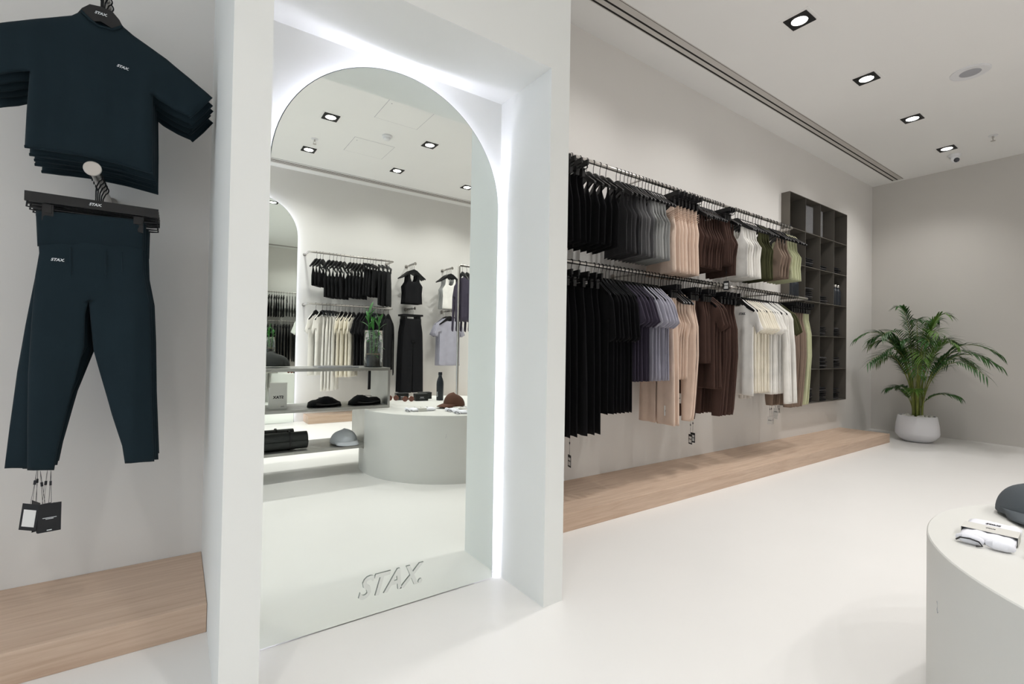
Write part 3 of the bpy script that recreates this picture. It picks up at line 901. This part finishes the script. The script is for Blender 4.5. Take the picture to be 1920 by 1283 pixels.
for c_, wd, lab in ((1, .20, 'wide clear acrylic stand in the top row of the wall shelves'), (2, .08, 'narrow clear acrylic stand in the top row of the wall shelves')):
    x, z = cell_pos(0, c_)
    b = MB(); x0 = -.14
    b.box(x0, x0 + wd, 0, .004, .004, .32); b.box(x0, x0 + wd, .1, .104, .004, .32); b.box(x0, x0 + wd, 0, .104, 0, .004); b.box(x0, x0 + .004, .004, .1, .004, .32)
    o = obj('acrylic_stand', b, 'acrylic', sm=False, loc=(x, YF + .03, z)); tag(o, lab, 'stand', 'acrylic stands in the wall shelves')

# ------------------------------------------------------------------ caps
def make_cap(colour, label, loc, rz, tilt=0.0, logo=None, R=.09, group=None, scale=1.0):
    t = thing('baseball_cap', label, 'cap', loc, rz, group)
    fm = 'f_' + colour
    vs = []; fs = []; seg = 36; rings = 12
    for i in range(rings + 1):
        a = (PI / 2) * i / rings
        for k in range(seg):
            th = 2 * PI * k / seg
            seam = 1 - .012 * abs(math.cos(3 * th)) ** 14
            rr = R * math.cos(a) ** .82 * seam if i < rings else 0.0005
            vs.append((rr * 1.12 * math.cos(th), rr * .98 * math.sin(th), .012 + .105 * math.sin(a) ** 1.0 * (1 + .12 * math.cos(th))))
    for i in range(rings):
        for k in range(seg):
            fs.append((i * seg + k, i * seg + (k + 1) % seg, (i + 1) * seg + (k + 1) % seg, (i + 1) * seg + k))
    b = MB().add(vs, fs)
    o = obj('crown', b, fm, t, ang=80)
    md = o.modifiers.new('thick', 'SOLIDIFY'); md.thickness = .003
    # brim
    vs = []; fs = []; nu, nv = 16, 6
    for i in range(nu + 1):
        th = -1.25 + 2.5 * i / nu
        for j in range(nv + 1):
            v = j / nv
            x = R * 1.10 * math.cos(th) + v * (.085 * math.cos(th * .8) + .004)
            y = R * .97 * math.sin(th) * (1 - .1 * v)
            z = .034 - .014 * v * v - .020 * (y / R) ** 2 * (v * .9 + .1)
            vs.append((x, y, max(z, .004)))
    for i in range(nu):
        for j in range(nv):
            fs.append((i * (nv + 1) + j, (i + 1) * (nv + 1) + j, (i + 1) * (nv + 1) + j + 1, i * (nv + 1) + j + 1))
    o = obj('brim', MB().add(vs, fs), fm, t, ang=80)
    md = o.modifiers.new('thick', 'SOLIDIFY'); md.thickness = .004
    obj('top_button', MB().ell((0, 0, .119), (.007, .007, .004), 12, 6), fm, t)
    if logo:
        lettering('STAX.', .022, logo, t, (R * 1.12 - .004, 0, .065), rot=(PI / 2 - .35, 0, PI / 2))
    t.rotation_euler = (0, tilt, rz)
    t.scale = (scale,) * 3
    return t
x, z = cell_pos(0, 0); make_cap('black', 'black cap in the top left compartment of the wall shelves', (x - .02, YF + .15, z), 3.6, group='caps in the wall shelves')
x, z = cell_pos(0, 3); make_cap('black', 'black cap in the top right compartment of the wall shelves', (x - .04, YF + .15, z), 3.6, group='caps in the wall shelves')

# ------------------------------------------------------------------ round table and shelf
TX, TY, TR, TZ = 2.05, -.29, .77, .525
SY1, SY0 = -.28, -.72           # metal shelf front (toward the mirror wall) and back
tb = MB().lathe([(0, 0), (TR, 0), (TR, TZ - .003), (TR - .003, TZ), (0, TZ)], 128, (0, 0, 0)).mesh('round_table')
bm = bmesh.new(); bm.from_mesh(tb)
bmesh.ops.recalc_face_normals(bm, faces=bm.faces); bm.to_mesh(tb); bm.free()
cut = MB().box(-1.2, 1.336 - TX, SY0 - TY - .004, SY1 - TY + .004, .196, TZ + .1).mesh('notch')
smooth(tb, 40); tb.materials.append(M['table'])
ot = bpy.data.objects.new('round_table', tb); link(ot, None, (TX, TY, 0))
cu = bpy.data.objects.new('notch', cut); link(cu, None, (TX, TY, 0))
md = ot.modifiers.new('notch', 'BOOLEAN'); md.object = cu; md.operation = 'DIFFERENCE'; md.solver = 'EXACT'
bpy.context.view_layer.update()
dg = bpy.context.evaluated_depsgraph_get()
me2 = bpy.data.meshes.new_from_object(ot.evaluated_get(dg))
ot.modifiers.clear(); ot.data = me2; smooth(me2, 40)
bpy.data.objects.remove(cu)
tag(ot, 'low round stone-coloured drum table with socks, caps and a bottle', 'table')
o = obj('scratch_mark', MB().tube([(0, 0, .03), (.002, .001, .018), (.001, 0, .008), (.005, 0, 0), (.009, 0, .004)], .0009, 5), 'grille', ot)
_a = math.radians(117.5); o.location = ((TR + .0003) * math.cos(_a), (TR + .0003) * math.sin(_a), .355); o.rotation_euler = (0, 0, _a + PI / 2)

t = thing('display_shelf', 'raw steel display shelf slotted into the round table, seen in the mirror', 'shelf', (0, SY0, 0))
dS = SY1 - SY0; XA, XB, XC = -.9, 1.332, 1.497
zt0, zt1, zm0, zm1, zl0, zl1 = .842, .866, .527, .548, .206, .228
obj('shelf_board', MB().box(XA, XC, 0, dS, zt0, zt1), 'raw', t, sm=False, bev=.001)
obj('shelf_board', MB().box(XA, XC, 0, dS, zm0, zm1), 'raw', t, sm=False, bev=.001)
obj('shelf_board', MB().box(XA, XB, 0, dS, zl0, zl1), 'raw', t, sm=False, bev=.001)
obj('side_panel', MB().box(XC - .02, XC, 0, dS, zm1, zt0), 'raw', t, sm=False)
obj('side_panel', MB().box(XB - .02, XB, 0, dS, zl1, zm0), 'raw', t, sm=False)
obj('side_panel', MB().box(XA, XA + .02, 0, dS, 0, zl0).box(XA, XA + .02, 0, dS, zl1, zm0).box(XA, XA + .02, 0, dS, zm1, zt0), 'raw', t, sm=False)

# socks pack
def socks(label, loc, rz):
    t = thing('pack_of_socks', label, 'socks', loc, rz, 'packs of folded white socks')
    me = folded_mesh('folded_socks', .11, .20, .024, 'f_sockwhite', 3)
    o = bpy.data.objects.new('folded_socks', me); link(o, t); o.location.y = .02
    b = MB()
    for x0 in (-.031, .029):
        b.tube([(x0 - .024, -.098, .012), (x0 - .01, -.108, .016), (x0 + .012, -.106, .015), (x0 + .024, -.096, .011)], [.008, .0135, .0135, .009], 12)
    obj('rolled_cuff', b, 'f_sockwhite', t)
    b = MB()
    for x0, q in ((-.028, 1),):
        b.tube([(x0 - .030, -.104, .005), (x0 - .020, -.119, .013 * q + .004), (x0, -.1225, .020 * q), (x0 + .018, -.121, .016 * q), (x0 + .025, -.120, .006), (x0 + .012, -.122, .003)], .0021, 6)
    obj('black_trim', b, 'black', t)
    obj('paper_band', MB().box(-.057, .057, -.035, .035, .0262, .0268).box(-.0576, -.0570, -.035, .035, .001, .0268).box(.0570, .0576, -.035, .035, .001, .0268), 'paperband', t, sm=False)
    lettering('STAX.', .0075, 'ink', t, (.0, .004, .0272), rot=(0, 0, 0), name='band_lettering')
    lettering('STAX.', .012, 'ink', t, (.0, .058, .0265), rot=(0, 0, 0), name='sock_lettering')
    return t
socks('folded white sock pack nearest the rim of the round table, beside the dark cap', (1.925, .330, TZ), math.radians(-86))
socks('folded white sock pack at the right edge of the picture', (1.925, .185, TZ), math.radians(-92))
socks('folded white sock pack seen in the mirror, left of the brown cap', (1.64, .03, TZ), math.radians(-84))

make_cap('slate', 'dark slate cap on the round table at the right edge', (2.285, .285, TZ), math.radians(198), R=.100, scale=.96)
make_cap('capbrown', 'brown cap on the round table, seen in the mirror', (2.0, -.06, TZ), math.radians(165), R=.09)

t = thing('water_bottle', 'dark navy bottle standing on the round table in the mirror', 'bottle', (2.131, -.60, TZ))
obj('bottle_body', MB().lathe([(0, 0), (.032, 0), (.0345, .004), (.035, .16), (.033, .185), (.026, .21), (.018, .23), (.0165, .245), (0, .245)], 32), 'bottle', t)
obj('cap', MB().lathe([(0, .246), (.0185, .246), (.0195, .25), (.0195, .272), (.017, .277), (0, .277)], 28), 'bottle', t)
lettering('STAX.', .02, 'print', t, (-.0345, .008, .06), rot=(PI / 2, -PI / 2, -PI / 2 - .3))
def cardbox(loc, rz, sz, label):
    t = thing('gift_box', label, 'box', loc, rz, 'small black boxes on the round table')
    obj('box_base', MB().box(-sz[0] / 2, sz[0] / 2, -sz[1] / 2, sz[1] / 2, 0, sz[2] * .8), 'cardbox', t, sm=False, bev=.0015)
    obj('box_lid', MB().box(-sz[0] / 2 - .001, sz[0] / 2 + .001, -sz[1] / 2 - .001, sz[1] / 2 + .001, sz[2] * .8, sz[2]), 'cardbox', t, sm=False, bev=.0015)
    obj('printed_emblem', MB().box(-.025, .025, sz[1] / 2, sz[1] / 2 + .0006, .02, .022).box(-.018, .018, sz[1] / 2, sz[1] / 2 + .0006, .03, .038), 'grille', t, sm=False)
cardbox((1.955, -.66, TZ), math.radians(8), (.125, .085, .068), 'small black box in front of two others, left of the bottle')
cardbox((1.815, -.80, TZ), math.radians(10), (.12, .085, .066), 'small black box at the left behind the sunglasses')
cardbox((2.06, -.80, TZ), math.radians(4), (.12, .085, .066), 'small black box just behind the bottle')
def sunglasses(loc, rz, label):
    t = thing('sunglasses', label, 'sunglasses', loc, rz, 'sunglasses on the round table')
    for s in (-.03, .03):
        obj('rim', MB().tube([(s + .024 * math.cos(a), 0, .028 + .024 * math.sin(a)) for a in [2 * PI * k / 20 for k in range(20)]], .002, 6, closed=True), 'copper', t)
        obj('lens', MB().lathe([(0, -.0008), (.023, -.0006), (.023, .0006), (0, .0008)], 20, (s, 0, .028), 'y'), 'lensbrown', t)
        obj('temple', MB().tube([(s * 1.8, 0, .034), (s * 1.75, -.05, .03), (s * 1.5, -.10, .014), (s * 1.45, -.125, .003)], .0018, 6), 'copper', t)
    obj('bridge', MB().tube([(-.007, 0, .032), (0, 0, .037), (.007, 0, .032)], .0018, 6), 'copper', t)
sunglasses((1.70, -.735, TZ), math.radians(20), 'copper sunglasses next to the steel shelf, seen in the mirror')
sunglasses((1.80, -.60, TZ), math.radians(10), 'copper sunglasses in front of the black boxes, seen in the mirror')

# items on the steel shelf
t = thing('glass_vase', 'tall clear glass cylinder vase holding bamboo on the steel shelf', 'vase', (1.405, -.45, zt1))
obj('glass', MB().lathe([(0, 0), (.076, 0), (.079, .004), (.079, .318), (.077, .32), (.0755, .318), (.0755, .008), (0, .006)], 40), 'glass', t)
t = thing('lucky_bamboo', 'leafy green bamboo stems in the glass vase', 'plant', (1.405, -.45, zt1 + .008))
obj('soil', MB().lathe([(0, 0), (.058, 0), (.06, .002), (.06, .095), (0, .1)], 28), 'soil', t)
b = MB()
for k in range(160):
    a = rnd.uniform(0, 6.28); r_ = .056 * math.sqrt(rnd.random()); q = rnd.uniform(0, 6.28)
    c = Vector((r_ * math.cos(a), r_ * math.sin(a), .102 + rnd.uniform(0, .012))); d = Vector((math.cos(q), math.sin(q), rnd.uniform(-.3, .4))) * .009
    b.tube([c - d, c + d], .0016, 4)
o = obj('mulch', b, 'bark', t); o['kind'] = 'stuff'
def leaf(b, base, d, ln, wd, droop, up=Vector((0, 0, 1))):
    side = d.cross(up)
    if side.length < .05: side = Vector((1, 0, 0))
    side.normalize()
    pts = []
    for i in range(6):
        s_ = i / 5
        p = base + d * ln * s_ + Vector((0, 0, -droop * s_ * s_))
        w_ = wd * math.sin(PI * min(.97, .12 + .86 * s_)) if i < 5 else .0004
        pts.append((p - side * w_, p + side * w_, p + Vector((0, 0, -.25 * w_))))
    vs = []; fs = []
    for i, (l, r_, c) in enumerate(pts):
        vs += [l, c, r_]
        if i:
            o_ = 3 * (i - 1)
            fs += [(o_, o_ + 1, o_ + 4, o_ + 3), (o_ + 1, o_ + 2, o_ + 5, o_ + 4)]
    b.add(vs, fs)
for k in range(4):
    a = k * 1.6 + .4
    h = (.40, .33, .46, .28)[k]
    px, py = .022 * math.cos(a), .022 * math.sin(a)
    pts = [(px, py, .09), (px * 1.3, py * 1.3, .2), (px * 1.9, py * 1.9, .3 if h > .3 else .25), (px * 2.2, py * 2.2, h)]
    obj('stalk', MB().tube(pts, [.0065, .006, .0055, .0035], 8), 'bamboo', t)
    b = MB()
    for j in range(13):
        z_ = h - .24 + .245 * j / 12
        aa = j * 2.4 + k
        el = .5 + .06 * j
        d = Vector((math.cos(aa) * math.cos(el), math.sin(aa) * math.cos(el), math.sin(el)))
        ln_ = .12 + .05 * math.sin(j * 1.3 + 2) ** 2
        if z_ < .31: ln_ *= .42
        leaf(b, Vector((px * 2.0, py * 2.0, z_)), d, ln_, .014, .05)
    obj('leaves', b, 'bamboo', t)
make_cap('capdark', 'dark cap lying on the top of the steel shelf', (.63, -.5, zt1), math.radians(200), R=.10, logo='print')
t = thing('paper_tray', 'thin clear tray lying on the top of the steel shelf', 'tray', (1.08, -.42, zt1))
obj('tray_base', MB().box(-.16, .16, -.1, .1, 0, .003), 'acrylic', t, sm=False)
obj('tray_lip', MB().box(-.16, .16, .095, .1, .003, .014).box(-.16, .16, -.1, -.095, .003, .014), 'acrylic', t, sm=False)
t = thing('card_box', 'pale grey carton with dark lettering on the middle steel shelf', 'box', (.645, -.42, zm1))
obj('carton', MB().box(-.062, .062, -.03, .03, 0, .165), 'greybox', t, sm=False, bev=.002)
obj('top_flap', MB().add([(-.0615, .0302, .163), (.0615, .0302, .163), (.0615, .0302, .205), (-.0615, .0302, .205), (-.0615, .0272, .163), (.0615, .0272, .163), (.0615, .0272, .205), (-.0615, .0272, .205)],
    [(0, 1, 2, 3), (7, 6, 5, 4), (0, 4, 5, 1), (3, 2, 6, 7), (1, 5, 6, 2), (0, 3, 7, 4)]), 'greybox', t, sm=False)
lettering('STAX', .030, 'ink', t, (0, .0309, .092), rot=(PI / 2, 0, PI), shear=0, bold=.03)
lettering('STAX', .010, 'ink', t, (.03, .0309, .02), rot=(PI / 2, 0, PI), shear=0, bold=.01)
def bag(x, label, w_, sd):
    b = MB(); r = random.Random(sd)
    vs = []; fs = []; n1, n2 = 18, 12
    for i in range(n1 + 1):
        u = -1 + 2 * i / n1
        e = max(0, 1 - abs(u) ** 3.2) ** .5
        for k in range(n2):
            a = 2 * PI * k / n2
            z = .036 * e * math.sin(a) + .036 * e
            z *= 1 + .18 * math.sin(u * 5 + sd) + r.uniform(-.05, .05)
            vs.append((u * w_ / 2, .09 * e * math.cos(a) + .01 * math.sin(u * 7), max(.0, z)))
    for i in range(n1):
        for k in range(n2): fs.append((i * n2 + k, i * n2 + (k + 1) % n2, (i + 1) * n2 + (k + 1) % n2, (i + 1) * n2 + k))
    t = thing('folded_bag', label, 'bag', (x, -.42, zm1), 0, 'soft black bags on the steel shelf')
    obj('pouch', b.add(vs, fs), 'f_black', t, ang=80)
    obj('strap', MB().tube([(-w_ * .3, .084, .03), (-w_ * .1, .094, .022), (w_ * .15, .095, .024), (w_ * .38, .07, .03)], .006, 8), 'black', t)
    obj('zip', MB().tube([(-w_ * .2, .02, .074), (0, .03, .078), (w_ * .2, .02, .072)], .0022, 6), 'slot', t)
bag(.995, 'soft black bag on the middle steel shelf, below the white clothes', .27, 1)
bag(1.325, 'soft black bag on the middle steel shelf, below the black clothes', .28, 3)
def yoga_mat(loc, label, ln=.62):
    t = thing('yoga_mat', label, 'yoga mat', loc, 0, 'rolled yoga mats')
    prof = [];
    pts = []
    R1, n = .066, 90
    vs = []; fs = []
    turns = 5
    for i in range(n + 1):
        a = 2 * PI * turns * i / n
        r_ = .016 + (R1 - .016) * i / n
        for (dx, dr) in ((-ln / 2, 0), (ln / 2, 0), (ln / 2, .0055), (-ln / 2, .0055)):
            vs.append((dx, (r_ + dr) * math.cos(a), (r_ + dr) * math.sin(a)))
        if i:
            o_ = 4 * (i - 1)
            for k in range(4): fs.append((o_ + k, o_ + (k + 1) % 4, o_ + 4 + (k + 1) % 4, o_ + 4 + k))
    fs.append((0, 1, 2, 3)); fs.append(tuple(4 * n + k for k in (3, 2, 1, 0)))
    o = obj('rolled_sheet', MB().add(vs, fs), 'mat', t, ang=50)
    for s in (-.18, .18):
        obj('strap', MB().tube([(s, (R1 + .007) * math.cos(a), (R1 + .007) * math.sin(a)) for a in [2 * PI * k / 28 for k in range(28)]], .0022, 5, closed=True, flat=3), 'black', t)
yoga_mat((.545, -.38, zl1 + .074), 'rolled black yoga mat at the front of the lowest steel shelf')
yoga_mat((.475, -.545, zl1 + .074), 'rolled black yoga mat behind the other on the lowest steel shelf')
make_cap('capgrey', 'pale grey cap on the lowest steel shelf', (1.155, -.42, zl1), math.radians(85), R=.11)

# ------------------------------------------------------------------ potted palm
PXc, PYc = 7.36, 1.90
t = thing('potted_palm', 'bushy green areca palm in a white pot in the corner', 'plant', (PXc, PYc, 0))
obj('pot', MB().lathe([(0, 0), (.10, 0), (.125, .006), (.17, .035), (.207, .085), (.212, .11), (.206, .2), (.186, .31), (.176, .316), (.170, .31), (.176, .27), (0, .27)], 56), 'pot', t, ang=50)
obj('soil', MB().lathe([(0, .272), (.172, .272), (.170, .300), (0, .304)], 36), 'soil', t)
b = MB()
for k in range(46):
    a = rnd.uniform(0, 6.28); r_ = rnd.uniform(.05, .15)
    s_ = rnd.uniform(.012, .026)
    b.ell((r_ * math.cos(a), r_ * math.sin(a), .304 + s_ * .3), (s_, s_ * rnd.uniform(.7, 1), s_ * .6), 8, 6)
o = obj('pebbles', b, 'pebble', t); o['kind'] = 'stuff'
pr = random.Random(11)
nf = 40
for k in range(nf):
    a = k * 2.399 + pr.uniform(-.2, .2)
    br = .065 * math.sqrt(pr.random())
    base = Vector((br * math.cos(a), br * math.sin(a), .285))
    lvl = k / nf
    if k < 5: H_, rr = pr.uniform(.35, .55), pr.uniform(.22, .38)
    elif k < 34: H_, rr = pr.uniform(.80, 1.22), pr.uniform(.30, .70)
    else: H_, rr = pr.uniform(1.22, 1.45), pr.uniform(.12, .36)
    d = Vector((math.cos(a), math.sin(a), 0))
    # keep clear of the walls
    lim = min(((XR - .06 - PXc) / d.x) if d.x > .05 else 9, ((WN - .06 - PYc) / d.y) if d.y > .05 else 9)
    rr = min(rr, lim - .16)
    pts = []; n = 16
    for i in range(n + 1):
        s_ = i / n
        out = rr * (s_ ** 2.2)
        up = H_ * (1 - (1 - s_) ** 1.5) - (.20 if k >= 5 else .08) * max(0, s_ - .62) ** 2 * 7 * (rr / .5)
        pts.append(base + d * out + Vector((0, 0, up)))
    fr = obj('frond', MB().tube(pts, [.0055 * (1 - .75 * i / n) for i in range(n + 1)], 6), 'stem', t)
    b = MB()
    s0 = .46
    m_ = 24
    for j in range(m_):
        s_ = s0 + (1 - s0) * j / (m_ - 1)
        f = s_ * n; i0 = min(n - 1, int(f)); p = pts[i0].lerp(pts[i0 + 1], f - i0)
        tg = (pts[i0 + 1] - pts[i0]).normalized()
        sd = tg.cross(Vector((0, 0, 1)))
        if sd.length < .1: sd = Vector((-d.y, d.x, 0))
        sd.normalize()
        q = (j / (m_ - 1))
        ln_ = (.20 * math.sin(PI * (.2 + .70 * q)) + .03) * pr.uniform(.8, 1.1) * (.8 if k < 5 else 1)
        for sg in (-1, 1):
            dd = (sd * sg * .8 + tg * (.45 + .5 * q) + Vector((0, 0, .30 + pr.uniform(-.1, .1)))).normalized()
            w2 = p + dd * ln_
            if PXc + w2.x > XR - .02 or PYc + w2.y > WN - .02: continue
            leaf(b, p, dd, ln_, .0072, .06 + .03 * q)
    obj('leaflets', b, 'leaf' if k % 4 else 'leaf2', fr, ang=60)

# ------------------------------------------------------------------ opposite wall clothes, seen in the mirror
B2 = WF + .285
rail('upper steel clothes rail on the opposite wall, seen in the mirror', B2, 2.29, 1.40, 2.56, WF, (), 'steel clothes rails')
rail('lower steel clothes rail on the opposite wall, seen in the mirror', B2, 1.60, 1.40, 2.56, WF, (), 'steel clothes rails')
OU = [('bra', 'black', 't', 3, 1.50, 1.58, .46, {'yaw': 40}), ('strappy', 'black', 't', 5, 1.66, 1.86, .60, {'yaw': 42}), ('tank', 'black', 't', 5, 1.94, 2.12, .58, {'yaw': 42}),
      ('shorts', 'black', 'c', 4, 2.18, 2.30, .54, {'yaw': 40}), ('skirt', 'black', 'c', 3, 2.38, 2.50, .66, {'yaw': 35})]
OL = [('tee', 'white', 't', 2, 1.50, 1.58, .95, {'yaw': 40}), ('trousers', 'white', 'c', 4, 1.64, 1.76, 1.16, {'yaw': 32}), ('tee', 'cream', 't', 4, 1.84, 2.0, .98, {'yaw': 36}),
      ('tee', 'black', 't', 5, 2.08, 2.26, .90, {'yaw': 42}), ('trousers', 'black', 'c', 3, 2.30, 2.38, 1.16, {'yaw': 42}), ('longsleeve', 'black', 't', 2, 2.43, 2.50, .90, {'yaw': 42})]
rail_run(B2, 2.29, PI / 2 + PI, OU, 'mirrored upper rail', small=True)
rail_run(B2, 1.60, PI / 2 + PI, OL, 'mirrored lower rail', small=True)
FO = [(2.88, 2.29, 'tank', 'black', 't', 4, .60, 'black crop top'), (2.88, 1.62, 'trousers', 'black', 'c', 5, 1.26, 'black flared trousers'),
      (3.50, 2.29, 'tank', 'lightgrey', 't', 4, .64, 'grey tank top'), (3.50, 1.62, 'tee', 'lavender', 't', 4, .86, 'lavender t-shirt')]
for (x, z, kind, colour, hk, n, L, wd) in FO:
    faceout(x, z, WF, WF + .34, 'steel display arm with the %ss, seen in the mirror' % wd.replace('trousers', 'trouser'), 'steel display arms')
    for i in range(n):
        y = WF + .30 - i * .05
        c2 = 'white' if (colour == 'lightgrey' and i == 0) else colour
        cname = FAB[c2][0]
        pl = 'front' if i == 0 else ORD[i] + ' from the front'
        lab = '%s %s on the mirrored display arm, %s' % (cname, wd.split(' ', 1)[1], pl)
        hanger(hk, (x, y, z), PI + math.radians(rnd.uniform(-4, 4)), 'hanger of the %s %s on mirrored display arm, %s' % (cname, wd.split(' ', 1)[1], pl), 'hangers on the mirrored display arms', small=True)
        o = bpy.data.objects.new(WORDS[kind][0], gmesh(kind, L, c2, i % 2, True))
        link(o, None, (x, y, z), PI)
        tag(o, lab, WORDS[kind][2], wd + 's on the display arm')

# free-standing rack with plum jackets
RX, RY, RZt = 2.975, -1.80, 2.12
t = thing('garment_rack', 'tall free-standing steel garment rack, seen in the mirror', 'clothes rack', (RX, RY, 0))
obj('upright', MB().tube([(0, 0, .02), (0, 0, RZt - .02), (.008, 0, RZt - .006), (.02, 0, RZt), (1.18, 0, RZt), (1.192, 0, RZt - .006), (1.2, 0, RZt - .02), (1.2, 0, .02)], .016, 12), 'steel', t, ang=60)
for x in (0, 1.2):
    obj('foot', MB().box(x - .02, x + .02, -.28, .28, 0, .022), 'steel', t, sm=False, bev=.002)
JK = [(x_, z_ - .045) for x_, z_ in [(0, -.115), (.05, -.112), (.075, -.10), (.10, -.118), (.18, -.155), (.235, -.20), (.27, -.35), (.285, -.6), (.31, -.80), (.24, -.82), (.225, -.6), (.20, -.36), (.21, -.55), (.215, -.68), (0, -.68)]]
jm = cloth('jacket_body', mirror_half(JK), th=.038, cell=.03, folds=((.006, .16), (.003, .07)), seed=5, rim=.05); jm.materials.append(M['f_plum'])
for i in range(5):
    x = RX + .05 + i * .065
    lab = ('front plum grey jacket on the free-standing rack' if i == 0 else 'plum grey jacket on the free-standing rack, %s from the front' % ORD[i])
    hanger('t', (x, RY, RZt), -PI / 2 + math.radians(3), 'black hanger of the %s' % lab, 'hangers on the free-standing rack', small=True)
    q = thing('jacket', lab, 'jacket', (x, RY, RZt), -PI / 2 + math.radians(3), 'plum jackets on the rack')
    link(bpy.data.objects.new('jacket_body', jm), q)
    if i < 2:
        obj('zip', MB().tube([(0, -.03, -.13), (0, -.034, -.4), (0, -.03, -.66)], .003, 6), 'hook', q)
        obj('hem_band', MB().tube([(-.2, 0, -.675), (0, -.018, -.678), (.2, 0, -.675)], .014, 8), 'f_plum', q)
for i in range(2):
    x = RX + .40 + i * .06
    lab = ['plum grey trousers behind the jackets on the free-standing rack', 'second plum grey trousers behind the jackets on the free-standing rack'][i]
    hanger('c', (x, RY, RZt), -PI / 2, 'black clip hanger of the %s' % lab.replace(' on the free-standing rack', ''), 'hangers on the free-standing rack', small=True)
    o = bpy.data.objects.new('trousers', gmesh('trousers', 1.14, 'plum', i, True)); link(o, None, (x, RY, RZt), -PI / 2); tag(o, lab, 'trousers', 'plum trousers on the rack')

# ------------------------------------------------------------------ world, camera, colour
wd = bpy.data.worlds.new('mall_light'); sc.world = wd; wd.use_nodes = True
bg = wd.node_tree.nodes['Background']
bg.inputs['Color'].default_value = (.70, .85, 1.0, 1); bg.inputs['Strength'].default_value = 1.3

F, yaw, pit, rol = 892.15, .612247, .013095, .0164104
fwd = Vector((math.sin(yaw) * math.cos(pit), math.cos(yaw) * math.cos(pit), math.sin(pit)))
right = Vector((math.cos(yaw), -math.sin(yaw), 0))
up = right.cross(fwd)
r2 = right * math.cos(rol) + up * math.sin(rol)
u2 = -right * math.sin(rol) + up * math.cos(rol)
cam = bpy.data.cameras.new('camera'); cam.sensor_width = 36; cam.lens = F / 1920 * 36
cam.clip_start = .02; cam.clip_end = 60
co = bpy.data.objects.new('camera', cam); COL.objects.link(co)
co.matrix_world = Matrix(((r2.x, u2.x, -fwd.x, 0), (r2.y, u2.y, -fwd.y, 0), (r2.z, u2.z, -fwd.z, 1.05), (0, 0, 0, 1)))
sc.camera = co
vs_ = sc.view_settings
vs_.view_transform = 'Standard'; vs_.look = 'None'; vs_.exposure = 0.18; vs_.gamma = 1.0; vs_.use_curve_mapping = False
